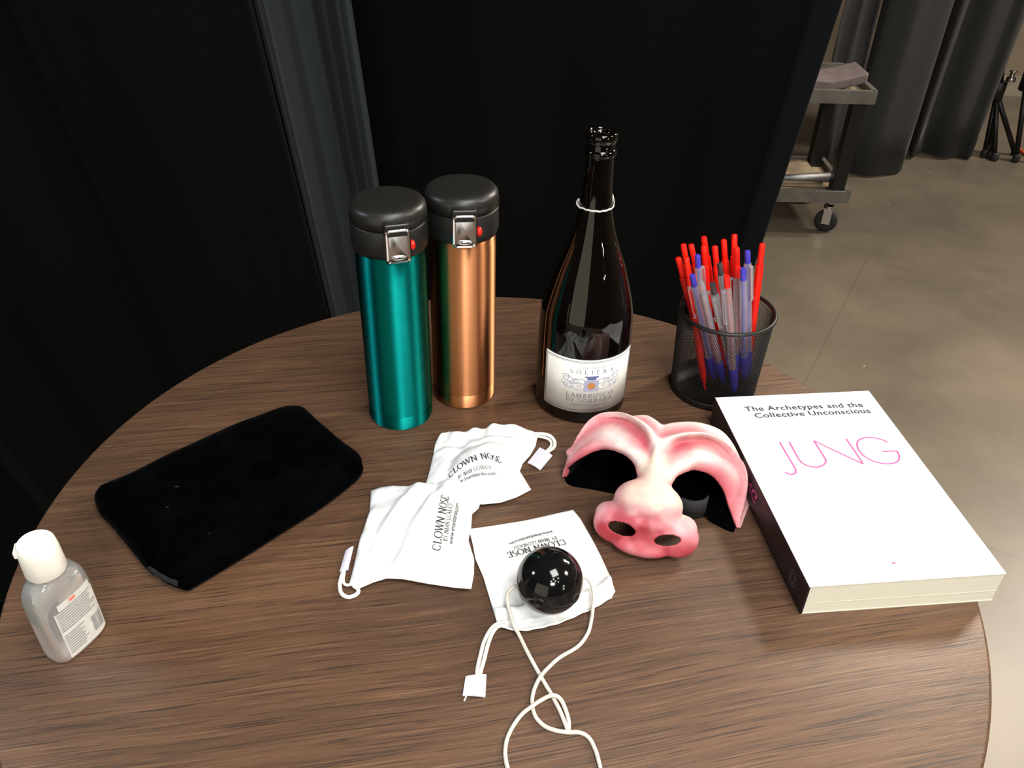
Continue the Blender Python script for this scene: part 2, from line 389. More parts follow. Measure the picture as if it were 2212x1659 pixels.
# ------------------------------------------------------------------ lettering
def ribbon(pts, w):
    """flat 2D stroke: pts list of (x,y); w number or list"""
    P = [np.array(p, float) for p in pts]; V, Fc = [], []
    for i, p in enumerate(P):
        t = P[min(i + 1, len(P) - 1)] - P[max(i - 1, 0)]
        t = t / (np.linalg.norm(t) + 1e-12); nrm = np.array([-t[1], t[0]])
        wi = w[i] if hasattr(w, '__len__') else w
        V += [tuple(p + nrm * wi / 2) + (0,), tuple(p - nrm * wi / 2) + (0,)]
    for i in range(len(P) - 1): Fc.append((2 * i + 1, 2 * i + 3, 2 * i + 2, 2 * i))
    return V, Fc
def arc(cx, cy, rx, ry, a0, a1, n=16):
    return [(cx + rx * math.cos(math.radians(a0 + (a1 - a0) * i / n)), cy + ry * math.sin(math.radians(a0 + (a1 - a0) * i / n))) for i in range(n + 1)]
SER = {  # cap height 1: (strokes, advance, serif points)
 'C': ([arc(.42, .5, .40, .5, 48, 312)], .86, [(.70, .80), (.70, .2)]),
 'L': ([[(.12, 1), (.12, 0)], [(.12, .03), (.55, .03), (.58, .22)]], .66, [(.12, 1), (.12, 0)]),
 'O': ([arc(.45, .5, .43, .5, 90, 450, 24)], .95, []),
 'W': ([[(.0, 1), (.30, 0)], [(.30, 0), (.52, .95)], [(.50, 1), (.80, 0)], [(.80, 0), (1.05, 1)]], 1.12, [(0, 1), (.50, 1), (1.05, 1)]),
 'N': ([[(.12, 0), (.12, 1)], [(.12, 1), (.75, 0)], [(.75, 0), (.75, 1)]], .92, [(.12, 0), (.10, 1), (.75, 1)]),
 'S': ([arc(.30, .74, .24, .25, 40, 250, 12) + arc(.30, .26, .27, .25, 70, -140, 12)], .64, []),
 'E': ([[(.12, 0), (.12, 1)], [(.12, .97), (.55, .97), (.56, .82)], [(.12, .52), (.45, .52)], [(.12, .03), (.56, .03), (.6, .2)]], .70, [(.12, 1), (.12, 0)]),
 'B': ([[(.12, 0), (.12, 1)], [(.12, .97)] + arc(.30, .75, .22, .22, 90, -90, 8) + [(.12, .53)], [(.3, .53)] + arc(.32, .27, .26, .25, 90, -90, 8) + [(.12, .02)]], .70, [(.12, 1), (.12, 0)]),
 'Y': ([[(.0, 1), (.35, .48)], [(.35, .48), (.68, 1)], [(.35, .48), (.35, 0)]], .72, [(0, 1), (.68, 1), (.35, 0)]),
 'I': ([[(.14, 0), (.14, 1)]], .34, [(.14, 1), (.14, 0)]),
 'M': ([[(.1, 0), (.14, 1)], [(.14, 1), (.48, 0)], [(.48, 0), (.84, 1)], [(.84, 1), (.88, 0)]], 1.04, [(.1, 0), (.88, 0), (.12, 1), (.86, 1)]),
 'A': ([[(.0, 0), (.37, 1)], [(.35, 1), (.74, 0)], [(.14, .36), (.58, .36)]], .78, [(0, 0), (.74, 0)]),
 'R': ([[(.12, 0), (.12, 1)], [(.12, .97)] + arc(.32, .74, .24, .23, 90, -90, 8) + [(.12, .5)], [(.3, .5), (.68, 0)]], .76, [(.12, 1), (.12, 0), (.68, 0)]),
 'U': ([[(.1, 1), (.1, .35)] + arc(.40, .32, .30, .31, 180, 360, 10) + [(.7, 1)]], .82, [(.1, 1), (.7, 1)]),
 'Z': ([[(.05, .85), (.06, .97), (.6, .97)], [(.6, .97), (.05, .03)], [(.05, .03), (.6, .03), (.62, .18)]], .70, []),
 'T': ([[(.0, .85), (.02, .97), (.66, .97), (.68, .85)], [(.34, .97), (.34, 0)]], .72, [(.34, 0)]),
 'D': ([[(.12, 0), (.12, 1)], [(.12, .97), (.3, .97)] + arc(.34, .5, .42, .47, 90, -90, 14) + [(.12, .03)]], .90, [(.12, 1), (.12, 0)]),
 ' ': ([], .38, [])}
def serif_text(s, thick=.13, thin=.055, track=0.0, bold=1.0):
    parts = []; x = 0
    for ch in s:
        st, adv, sf = SER[ch]
        for pl in st:
            dense = []
            for a, b in zip(pl[:-1], pl[1:]):
                k = 1 if math.dist(a, b) < .12 else 4
                dense += [(a[0] + (b[0] - a[0]) * q / k, a[1] + (b[1] - a[1]) * q / k) for q in range(k)]
            dense.append(pl[-1]); ws = []
            for i in range(len(dense)):
                a = dense[max(i - 1, 0)]; b = dense[min(i + 1, len(dense) - 1)]
                dx, dy = b[0] - a[0], b[1] - a[1]; l = math.hypot(dx, dy) + 1e-9; dx /= l; dy /= l
                f = abs(dy) ** 1.5 * (0.35 if dx * dy > 0.08 and len(pl) == 2 else 1.0)
                ws.append((thin + (thick - thin) * f) * bold)
            parts.append(ribbon([(px + x, py) for px, py in dense], ws))
        for (px, py) in sf:
            parts.append(ribbon([(px + x - .12, py), (px + x + .12, py)], thin * bold))
        x += adv + track
    V, Fc = merge(*parts)
    return V, Fc, x - track
def sans_text(s, bold=0.0, track=1.0):
    cu = bpy.data.curves.new('t', 'FONT'); cu.body = s; cu.size = 1.0; cu.offset = bold; cu.space_character = track
    cu.resolution_u = 3
    o = bpy.data.objects.new('t', cu); COL.objects.link(o)
    dg = bpy.context.evaluated_depsgraph_get(); dg.update()
    me = bpy.data.meshes.new_from_object(o.evaluated_get(dg))
    V = [tuple(v.co) for v in me.vertices]; Fc = [tuple(p.vertices) for p in me.polygons]
    bpy.data.objects.remove(o); bpy.data.curves.remove(cu); bpy.data.meshes.remove(me)
    x0 = min(v[0] for v in V); w = max(v[0] for v in V) - x0
    V = [(v[0] - x0, v[1] / 0.7, 0) for v in V]    # cap height ~1
    return V, Fc, w

# ================================================================== THE SETTING
FZ = -TZ
def struct(name, V, Fc, m, smooth=False):
    o = obj(name, V, Fc, m, None, smooth); o['kind'] = 'structure'; return o
X0, X1, Y0, Y1, ZC = -3.4, 5.2, -3.6, 5.0, 2.35
struct('floor', *box((X0 + X1) / 2, (Y0 + Y1) / 2, FZ - 0.05, X1 - X0, Y1 - Y0, 0.1), FLOORM)
struct('ceiling', *box((X0 + X1) / 2, (Y0 + Y1) / 2, ZC + 0.05, X1 - X0, Y1 - Y0, 0.1), CEILM)
zc, zh = (FZ + ZC) / 2, ZC - FZ
struct('wall_back', *box((X0 + X1) / 2, Y1 + 0.05, zc, X1 - X0, 0.1, zh), WALLM)
struct('wall_front', *box((X0 + X1) / 2, Y0 - 0.05, zc, X1 - X0, 0.1, zh), WALLD)
struct('wall_left', *box(X0 - 0.05, (Y0 + Y1) / 2, zc, 0.1, Y1 - Y0, zh), WALLD)
struct('wall_right', *box(X1 + 0.05, (Y0 + Y1) / 2, zc, 0.1, Y1 - Y0, zh), WALLM)
struct('baseboard_back', *box((X0 + X1) / 2, Y1 - 0.012, FZ + 0.06, X1 - X0, 0.02, 0.12), BASEB)

# ---- curtains: cloth sheets with real folds, gathered towards the bottom
def interp(knots, s):
    for (a, ya), (b, yb) in zip(knots[:-1], knots[1:]):
        if a <= s <= b:
            t = (s - a) / (b - a); t = t * t * (3 - 2 * t)
            return ya + (yb - ya) * t
    return knots[0][1] if s < knots[0][0] else knots[-1][1]
def curtain(name, label, knots, y0, k, xc, m, ns=260, nz=26, ztop=2.2, thick=0.004, zref=0.25, zbot=FZ + 0.012, wob=0.004):
    s0, s1 = knots[0][0], knots[-1][0]; V, Fc = [], []
    for j in range(nz + 1):
        z = zbot + (ztop - zbot) * (j / nz)
        for i in range(ns + 1):
            s = s0 + (s1 - s0) * i / ns
            sc = 1 + k * (min(z, 0.7) - zref)
            x = xc + (s - xc) * sc
            y = y0 + interp(knots, s) * (1 + 0.12 * math.sin(3 * z + 9 * s)) + wob * noise.noise(Vector((s * 14, z * 1.6, y0)))
            V.append((x, y, z))
    w = ns + 1
    for j in range(nz):
        for i in range(ns): Fc.append((j * w + i, j * w + i + 1, (j + 1) * w + i + 1, (j + 1) * w + i))
    o = obj(name, V, Fc, m, None, True, origin=((s0 + s1) / 2, y0, FZ))
    sm = o.modifiers.new('solid', 'SOLIDIFY'); sm.thickness = thick; sm.offset = 1
    tag(o, label, 'curtain')
    return o
LK = [(-2.0, .0), (-1.8, -.04), (-1.6, .03), (-1.42, -.05), (-1.25, .03), (-1.05, -.05), (-.93, .02), (-.80, -.03), (-.70, .035), (-.61, -.01), (-.50, -.03),
      (-.44, -.012), (-.40, .005), (-.372, .012), (-.366, .03), (-.362, .06)]
curtain('stage_curtain', 'broad black stage curtain at the left with soft wide folds, left of the grey strip', LK, .675, .25, .08, DRAPE, ns=420)
BKn = [(-.40, .05), (-.385, .035), (-.362, -.005), (-.345, -.03), (-.337, -.034), (-.3365, -.02), (-.325, .05), (-.30, .075), (-.275, .05), (-.245, .0), (-.230, -.02), (-.227, -.012)]
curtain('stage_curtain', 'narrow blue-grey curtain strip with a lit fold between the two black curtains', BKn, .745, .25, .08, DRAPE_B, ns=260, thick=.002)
RK = [(-.36, .06), (-.3, .06), (-.2, .015), (-.05, -.012), (.06, .012), (.17, -.01), (.27, .01), (.36, -.006), (.437, .0)]
rcur = curtain('stage_curtain', 'flat black curtain panel behind the wine bottle, its edge hanging left of the trolley', RK, .85, .27, .08, DRAPE, ns=200)
hemc = curtain('edge_hem', 'x', [(.4365, .0), (.4400, -.007), (.4720, -.006), (.4756, .0)], .85, .27, .08, DRAPE_H, ns=24)
hemc.parent = rcur; hemc.location = Vector(hemc.location) - Vector(rcur.location)
for k_ in ('label', 'category'): del hemc[k_]

# background drapes at the right, standing on the floor
def column_drape(name, label, pix, m, ztop=2.2):
    pass
BK1 = [(1.36, .10), (1.44, .0), (1.55, -.07), (1.66, -.09), (1.74, -.04), (1.80, .05), (1.83, .12)]
def back_curtain(label, floor_pts, tops, y_amp, m, zt=2.2, nfold=3, seed=1):
    """floor_pts: fold line on the floor (x,y); tops: x shift at the top"""
    P = spline(floor_pts, 10); V, Fc = [], []; nz = 14; n = len(P)
    for j in range(nz + 1):
        t = j / nz; z = FZ + 0.015 + (zt - FZ) * t
        for i, p in enumerate(P):
            x = p[0] + tops * t * (0.6 + 0.4 * i / n); y = p[1] + 0.03 * t
            V.append((x + 0.02 * noise.noise(Vector((i * .07, z * .6, seed))), y + 0.02 * noise.noise(Vector((i * .07, z * .6, seed + 9))), z))
    for j in range(nz):
        for i in range(n - 1): Fc.append((j * n + i, j * n + i + 1, (j + 1) * n + i + 1, (j + 1) * n + i))
    c = np.mean(np.array(floor_pts), axis=0)
    o = obj('stage_curtain', V, Fc, m, None, True, origin=(c[0], c[1], FZ))
    sm = o.modifiers.new('solid', 'SOLIDIFY'); sm.thickness = 0.004; sm.offset = 1
    tag(o, label, 'curtain'); return o
def fl(u, v): q = at(u, v, FZ); return (q[0], q[1])
back_curtain('narrow rounded fold of charcoal curtain just right of the trolley leg',
    [(1.64, 3.68), (1.64, 3.60), fl(1850, 380), fl(1880, 385), fl(1915, 382), fl(1940, 374), fl(1946, 360), (1.98, 3.74)], 0.05, 0, DRAPE_G, seed=2)
back_curtain('wide charcoal curtain with deep folds between the narrow fold and the stands',
    [(2.12, 4.08), (2.10, 4.0), fl(1966, 345), fl(1990, 335), fl(2030, 345), fl(2070, 342), fl(2090, 345), fl(2100, 330), (2.42, 4.02), (2.42, 4.08)], 0.12, 0, DRAPE_G, seed=5)
gc = [atY(u, v, 3.62) for u, v in ((1742, 395), (1757, 385), (1775, 398), (1790, 402), (1806, 395), (1816, 380))]
V, Fc = [], []
P = spline([(q[0], q[1] + (0.03 if i % 2 else -0.02)) for i, q in enumerate(gc)], 8)
for j in range(11):
    z = FZ + 0.06 + 1.25 * j / 10
    for i, p in enumerate(P):
        V.append((p[0] - .03 * j / 10 + .015 * noise.noise(Vector((i * .2, z * 4, 0))), p[1] + .015 * noise.noise(Vector((i * .2, z * 4, 5))), z))
for j in range(10):
    for i in range(len(P) - 1): Fc.append((j * len(P) + i, j * len(P) + i + 1, (j + 1) * len(P) + i + 1, (j + 1) * len(P) + i))
o = obj('dust_cloth', V, Fc, GREYCLOTH, None, True, origin=(P[0][0], P[0][1], FZ))
sm = o.modifiers.new('solid', 'SOLIDIFY'); sm.thickness = 0.006
tag(o, 'crumpled grey cloth hanging behind the trolley, left of its black leg', 'cloth')

# ---- trolley
def trolley():
    t = thing('service_trolley', 'black metal service trolley on casters half hidden behind the curtain edge', 'trolley', (1.1, 3.0, FZ))
    q = atY(1890, 205, 2.86); xr = q[0]; zt = q[2]; yf = 2.86; yb = 3.25; xl = xr - 0.85
    zb = FZ + 0.175
    def tray(name, z):
        o = obj(name, *box((xl + xr) / 2, (yf + yb) / 2, z - 0.004, xr - xl, yb - yf, 0.008), TRAYM, t, False)
        rim = merge(box((xl + xr) / 2, yf, z, xr - xl, 0.02, 0.05), box((xl + xr) / 2, yb, z, xr - xl, 0.02, 0.05),
                    box(xl, (yf + yb) / 2, z, 0.02, yb - yf, 0.05), box(xr, (yf + yb) / 2, z, 0.02, yb - yf, 0.05))
        obj('tray_rim', *rim, TRAYEDGE, o, False)
    tray('upper_tray', zt - 0.01); tray('lower_tray', zb)
    for x, y in ((xr - 0.045, yf + 0.03), (xr - 0.045, yb - 0.03), (xl + 0.045, yf + 0.03), (xl + 0.045, yb - 0.03)):
        bevel(obj('leg', *box(x, y, (zb + zt) / 2 - 0.02, 0.055, 0.05, zt - zb), BLACKMETAL, t, False), 0.006)
    for x, y in ((xr - 0.05, yf + 0.04), (xr - 0.05, yb - 0.04), (xl + 0.05, yf + 0.04), (xl + 0.05, yb - 0.04)):
        w = []
        for r, d in ((0.030, -.012), (0.044, -.010), (0.048, -.005), (0.048, .005), (0.044, .010), (0.030, .012)): w.append((r, d))
        v, f = lathe(w, n=28)
        v = [(x + a * 0.93 + c * 0.36, y - a * .36 + c * .93, FZ + 0.049 + b) for a, b, c in v]
        wh = obj('caster_wheel', v, f, RUBBER, t)
        br = merge(box(x - .006, y - .016, FZ + .075, 0.034, 0.006, 0.07, -.37), box(x + .006, y + .016, FZ + .075, 0.034, 0.006, 0.07, -.37),
                   lathe([(.022, 0), (.022, .012), (.012, .02), (.012, .03)], x, y, FZ + .108, 16))
        obj('caster_bracket', *br, CHROME, wh, False)
    return xl, xr, yf, yb, zt - 0.01, zb
TX = trolley()
xl, xr, yf, yb, zt, zb = TX
# pad on the upper tray, hand microphone and board on the lower tray
P = [(x, yf + 0.10, zt + 0.075 + 0.02 * math.sin((x - xr) * 9)) for x in np.linspace(xr - 0.40, xr - 0.03, 12)]
v = []; f = []
for i, p in enumerate(P):
    for (dy, dz) in ((-.07, -.02), (-.07, .02), (.10, .02), (.10, -.02)): v.append((p[0], p[1] + dy, p[2] - .025 + dz + .02 * max(0, i - 7) / 4))
for i in range(len(P) - 1):
    for k in range(4): f.append((i * 4 + k, i * 4 + (k + 1) % 4, i * 4 + 4 + (k + 1) % 4, i * 4 + 4 + k))
f += [(3, 2, 1, 0), tuple(len(v) - 4 + k for k in range(4))]
o = bevel(obj('foam_pad', v, f, GREYPAD, None, False, origin=P[6]), 0.008); tag(o, 'grey curved pad lying on the upper tray of the trolley', 'pad')
o = bevel(obj('wooden_board', *box(xr - 0.33, (yf + yb) / 2 + 0.03, zb + 0.012, 0.5, 0.27, 0.018), TRAYM, None, False, origin=(xr - .33, (yf + yb) / 2, zb)), 0.002)
tag(o, 'light beige board lying flat on the lower tray of the trolley', 'board')
mi = thing('microphone', 'silver-headed hand microphone with cyan band lying on the lower trolley tray', 'microphone', (xr - .2, yf + .07, zb + .03))
def along(prof, a, b, n=20):
    a = np.array(a); b = np.array(b); d = (b - a) / np.linalg.norm(b - a); q = Vector(d).to_track_quat('Z', 'Y')
    v, f = lathe(prof, n=n); return [tuple(Vector(a) + q @ Vector(p)) for p in v], f
A = (xr - .30, yf + .06, zb + .052); Bp = (xr - .02, yf + .085, zb + .052)
obj('microphone_head', *along([(.012, .235), (.026, .242), (.030, .262), (.026, .284), (.012, .296)], A, Bp), SILVER, mi)
obj('microphone_body', *along([(.012, .03), (.017, .12), (.021, .235)], A, Bp), SILVER, mi)
obj('microphone_band', *along([(.011, 0), (.018, .004), (.018, .03), (.011, .032)], A, Bp), CYAN, mi)
# black bag hanging behind the trolley
q = atY(1875, 20, 3.95)
V, Fc = ellipsoid((q[0] - .02, q[1], q[2] + .06), (.035, .03, .17)); o = obj('hanging_strap', V, Fc, BLACKPL2, None, True, origin=q)
bpy.data.objects.remove(o)

# ---- folding stands at the far right
def stand(label, hub_uv, legs, pole_top, y, name='folding_stand'):
    hub = atY(*hub_uv, y)
    t = thing(name, label, 'stand', (hub[0], hub[1], FZ))
    top = atY(*pole_top, y)
    obj('pole', *tube([hub, top], .016, 12), BLACKMETAL, t)
    obj('hub', *lathe([(.022, -.06), (.032, -.055), (.032, .03), (.022, .035)], hub[0], hub[1], hub[2], 20), BLACKMETAL, t)
    for (u, v) in legs:
        f0 = at(u, v, FZ + .012)
        l = obj('leg', *tube([hub - np.array([0, 0, .03]), f0], .013, 10), BLACKMETAL, t)
        obj('rubber_foot', *lathe([(.016, -.010), (.019, -.004), (.019, .02), (.014, .03)], f0[0], f0[1], f0[2], 14), RUBBER, l)
    return t, hub
st, hub = stand('black folded tripod stand with chrome clamp beside the wide back curtain', (2158, 190), [(2126, 334), (2148, 342), (2192, 330), (2140, 338)], (2200, -120), 3.92)
kn = atY(2186, 165, 3.88)
obj('clamp_knob', *lathe([(.006, -.03), (.022, -.025), (.022, -.005), (.012, 0), (.012, .02), (.022, .025), (.006, .03)], kn[0], kn[1], kn[2], 18), CHROME, st, label='chrome clamp knob')
stand('black stand leg at the very right edge of the photo', (2222, 170), [(2194, 345), (2240, 350), (2262, 335)], (2250, -150), 3.86)
pts = [at(u, v, FZ + .008) for u, v in ((2202, 322), (2212, 330), (2235, 338), (2275, 336), (2330, 345))]
tag(obj('power_cable', *tube(spline(pts, 8), .008, 8), ORANGE, None, True, origin=pts[0]), 'orange cable end on the floor at the far right edge', 'cable')

# ================================================================== TABLE
R = .3736
tb = thing('bistro_table', 'tall round table with dark brown wood-grain top', 'table', (0, 0, FZ))
obj('tabletop', *lathe([(R - .004, -.028), (R, -.025), (R, -.003), (R - .0012, -.0008), (R - .003, 0)], n=160), WOOD, tb); autosmooth(tb.children[0], .7)
obj('column', *lathe([(.035, .03), (.035, TZ - .05)], 0, 0, FZ, 32), BLACKMETAL, tb)
obj('mounting_plate', *lathe([(.13, TZ - .045), (.13, TZ - .029)], 0, 0, FZ, 40), BLACKMETAL, tb, False)
obj('base_plate', *lathe([(.24, 0), (.24, .008), (.2, .014), (.06, .03), (.035, .04)], 0, 0, FZ, 64), BLACKMETAL, tb)

# ================================================================== FLASKS
def flask(name, label, cx, cy, bodymat, hbody, az):
    """az: direction (radians) the latch faces"""
    t = thing(name, label, 'flask', (cx, cy, 0), 'pair of insulated flasks on the table')
    r = .0300
    b = obj('body', *lathe([(r - .0006, .0156), (r, .0160), (r, hbody - .012), (r - .0004, hbody - .004), (r - .0004, hbody)], cx, cy, 0, 96), bodymat, t)
    obj('base_ring', *lathe([(r - .0025, 0), (r - .0008, .0008), (r - .0001, .003), (r - .0001, .0152), (r - .0006, .0156)], cx, cy, 0, 96), bodymat, t)
    z = hbody
    collar = obj('lid_collar', *lathe([(r - .001, z - .001), (r + .0012, z), (r + .0022, z + .004), (r + .0020, z + .0225), (r + .0012, z + .0238)], cx, cy, 0, 96), BLACKPL2, t)
    cap = obj('lid_cap', *lathe([(r + .0008, z + .0242), (r + .0022, z + .0252), (r + .0021, z + .031), (r + .0013, z + .0358), (r - .0010, z + .0388), (r - .0050, z + .0403), (r - .012, z + .0409), (.004, z + .0410)], cx, cy, 0, 96), BLACKPL, t)
    ca, sa = math.cos(az), math.sin(az)
    def loc(px, py, pz):  # px tangential (to the right seen from outside), py outward, pz up
        return (cx + ca * py - sa * px, cy + sa * py + ca * px, pz)
    def lbox(x0, x1, y0, y1, z0, z1):
        v, f = box((x0 + x1) / 2, (y0 + y1) / 2, (z0 + z1) / 2, x1 - x0, y1 - y0, z1 - z0)
        return [loc(*p) for p in v], f
    w = .0104
    la = obj('latch', *lbox(-w, w, r - .003, r + .0085, z + .0225, z + .034), BLACKPL, t, False); bevel(la, .002)
    arm = obj('latch_arm', *lbox(-w + .001, w - .001, r + .001, r + .0060, z + .002, z + .026), BLACKPL2, la, False); bevel(arm, .001)
    def rr(x, y, rad, n=6):   # rounded rectangle outline
        out = []
        for sx, sy, a0 in ((1, 1, 0), (-1, 1, 90), (-1, -1, 180), (1, -1, 270)):
            for k in range(n + 1):
                a = math.radians(a0 + 90 * k / n); out.append((sx * (x - rad) + rad * math.cos(a), sy * (y - rad) + rad * math.sin(a)))
        return out
    zc = z + .0150; hh = .0150
    rings = [(w, hh, .004, r + .0058), (w, hh, .004, r + .0082), (w - .0009, hh - .0009, .0033, r + .0091), (w - .0020, hh - .0020, .0024, r + .0086), (w - .0026, hh - .0026, .002, r + .0083)]
    V = []; Fc = []
    for (x, y, rad, d) in rings: V += [loc(px, d, zc + pz) for px, pz in rr(x, y, rad)]
    n = len(rr(w, hh, .004))
    for i in range(len(rings) - 1):
        for k in range(n): Fc.append((i * n + k, i * n + (k + 1) % n, (i + 1) * n + (k + 1) % n, (i + 1) * n + k))
    Fc.append(tuple((len(rings) - 1) * n + k for k in range(n))); Fc.append(tuple(reversed(range(n))))
    pl = obj('latch_plate', V, Fc, CHROME, la, label='chrome latch plate'); autosmooth(pl, .5)
    v, f = ellipsoid((0, 0, 0), (.0065, .0016, .0022), nu=20, nv=12)
    obj('latch_lip', [loc(a, r + .0088 + b, zc - hh + .0052 + c) for a, b, c in v], f, CHROME, la)
    v, f = ellipsoid((0, 0, 0), (.0028, .004, .0042), nu=18, nv=12)
    obj('lock_button', [loc(w + .0022 + a, r + .0015 + b, zc - .003 + c) for a, b, c in v], f, REDPL, t, label='small red lock button')
    return t
def az_to_cam(cx, cy, off): return math.atan2(CAM[1] - cy, CAM[0] - cx) + math.radians(off)
flask('insulated_flask', 'metallic teal insulated flask with black lid, nearest of the two flasks', -.0977, .1443, TEAL, .1785, az_to_cam(-.0977, .1443, 9))
flask('insulated_flask', 'shiny copper insulated flask with black lid standing behind the teal one', -.0395, .1805, COPPER, .1765, az_to_cam(-.0395, .1805, 3))

# ================================================================== WINE BOTTLE
BX, BY = .0755, .1765
wb = thing('wine_bottle', 'dark glass wine bottle with cream label standing behind the pink mask', 'bottle', (BX, BY, 0))
prof = spline([(.036, .0), (.0425, .002), (.0440, .006), (.0440, .03), (.0440, .06), (.0436, .085), (.0424, .1035), (.0380, .1239), (.0312, .1475), (.0250, .1635), (.0197, .179), (.0162, .193), (.0143, .205), (.0128, .2216), (.0122, .236), (.0118, .246)], 5)
obj('glass_body', *lathe([(p[0], p[1]) for p in prof] + [(.0118, .2665), (.0095, .2675), (.0090, .262), (.0090, .235)], BX, BY, 0, 96, True, True), GLASSBLK, wb)
obj('lip_ring', *lathe([(.0117, .2480), (.0132, .2492), (.0137, .2515), (.0130, .2535), (.0119, .2545)], BX, BY, 0, 64, False, False), GLASSBLK, wb)
obj('mouth_ring', *lathe([(.0117, .2590), (.0130, .2605), (.0135, .2640), (.0132, .2672), (.0118, .2686), (.0100, .2686), (.0092, .2660)], BX, BY, 0, 64, False, False), GLASSBLK, wb)
# torn foil collar
V, Fc = [], []
nf = 72
cd = math.atan2(CAM[1] - BY, CAM[0] - BX)
for k in range(nf + 1):
    a = cd - math.radians(118) + math.radians(236) * k / nf
    lo = .2035 + .0002 * math.sin(k * .9)
    hi = lo + .0020 + .0012 * abs(noise.noise(Vector((k * .35, 0, 3)))) + (.006 * max(0, (k / nf - .75) * 4) ** 2)
    for r_, z_ in ((.0146, lo), (.0158 + .0012 * (1 if k < nf * .3 else 0), lo + .001), (.0156 + .0014 * (1 if k < nf * .3 else 0), hi)):
        V.append((BX + r_ * math.cos(a), BY + r_ * math.sin(a), z_))
for k in range(nf):
    for i in range(2): Fc.append((k * 3 + i, k * 3 + 3 + i, k * 3 + 4 + i, k * 3 + 1 + i))
o = obj('foil_collar', V, Fc, FOIL, wb, label='torn white foil remnant round the neck'); sm = o.modifiers.new('s', 'SOLIDIFY'); sm.thickness = .0006
# label wrapped on the glass
RL = .0443; LC = cd + math.radians(13); Z0L, Z1L = .0146, .0736
def wrap(x, z, d=0.0): a = LC + x / RL; return (BX + (RL + d) * math.cos(a), BY + (RL + d) * math.sin(a), z)
HW = RL * math.radians(62)
def wrapgrid(x0, x1, z0, z1, d, n=40):
    V = [wrap(x0 + (x1 - x0) * i / n, z, d) for z in (z0, z1) for i in range(n + 1)]
    return V, [(i, i + 1, n + 2 + i, n + 1 + i) for i in range(n)]
lab = obj('front_label', *wrapgrid(-HW, HW, Z0L, Z1L, .0002), PAPER, wb, label='cream paper label')
sm = lab.modifiers.new('s', 'SOLIDIFY'); sm.thickness = .0002; sm.offset = 1
def frame(i, w):
    return merge(wrapgrid(-HW + i, HW - i, Z0L + i, Z0L + i + w, .0006), wrapgrid(-HW + i, HW - i, Z1L - i - w, Z1L - i, .0006),
                 wrapgrid(-HW + i, -HW + i + w, Z0L + i, Z1L - i, .0006, 3), wrapgrid(HW - i - w, HW - i, Z0L + i, Z1L - i, .0006, 3))
obj('label_border', *merge(frame(.0016, .0005), frame(.0028, .0003)), INKGREY, lab)
def wrap_text(parts, x0, x1, zbase, h):
    V, Fc, w = parts
    s = (x1 - x0) / w
    return [wrap(x0 + v[0] * s, zbase + v[1] * h, .0006) for v in V], Fc
tx = [wrap_text(serif_text('CANTINA DI', .11, .06, .55, .95), -.0125, .0125, .0640, .0026),
      wrap_text(serif_text('SOLIERA', .13, .06, .75, 1.0), -.0205, .0205, .0585, .0040),
      wrap_text(serif_text('LAMBRUSCO', .13, .06, .28, 1.0), -.0225, .0225, .0320, .0044),
      wrap_text(serif_text('DI SORBARA', .13, .06, .28, 1.0), -.0225, .0220, .0262, .0044)]
for q_ in tx: obj('label_lettering', *q_, INKGREY, lab)
obj('label_small_print', *wrap_text(sans_text('Denominazione di Origine Protetta', .01), -.018, .018, .0226, .0018), INKGREY, lab)
sc = []
def curl(cx, cz, r0, turns, sgn, st, w=.0006):
    pts = []
    for i in range(30):
        t = i / 29; a = st + sgn * t * turns * 2 * PI; r_ = r0 * (1 - .8 * t)
        pts.append((cx + r_ * math.cos(a), cz + r_ * math.sin(a)))
    v, f = ribbon(pts, w); return [wrap(a, b, .0006) for a, b, c in v], f
for s in (-1, 1):
    for (x, z, r_, tn, st) in ((.0245, .0525, .0042, 1.4, .5), (.0190, .0485, .0030, 1.2, 2.0), (.0145, .0515, .0032, 1.1, 3.0), (.0235, .0455, .0028, 1.2, 4.0), (.0120, .0455, .0026, 1.1, 1.0), (.0175, .0435, .0022, 1.0, 5.0)):
        sc.append(curl(s * x, z, r_, tn, s, st if s > 0 else PI - st))
    for pl in ([(.005, .0505), (.010, .0530), (.016, .0515), (.022, .0560)], [(.006, .0430), (.011, .0405), (.017, .0420), (.024, .0440), (.029, .0485)], [(.006, .047), (.011, .048), (.017, .0475), (.027, .051)]):
        q = spline([(s * a, b, 0) for a, b in pl], 6)
        v, f = ribbon([(p[0], p[1]) for p in q], .0007); sc.append(([wrap(a, b, .0006) for a, b, c in v], f))
obj('label_scrolls', *merge(*sc), INKLAV, lab)
obj('crest_hat', *merge(wrapgrid(-.0042, .0042, .0520, .0555, .0007, 8), wrapgrid(-.0062, .0062, .0545, .0562, .0007, 8)), INKBLUE, lab)
obj('crest_shield', *wrapgrid(-.0068, .0068, .0392, .0515, .00065, 10), INKLAV, lab)
v = [wrap(.0036 * math.cos(a), .0455 + .0036 * math.sin(a), .0009) for a in np.linspace(0, 2 * PI, 28)[:-1]]
obj('crest_seal', v, [tuple(range(27))], INKORANGE, lab)

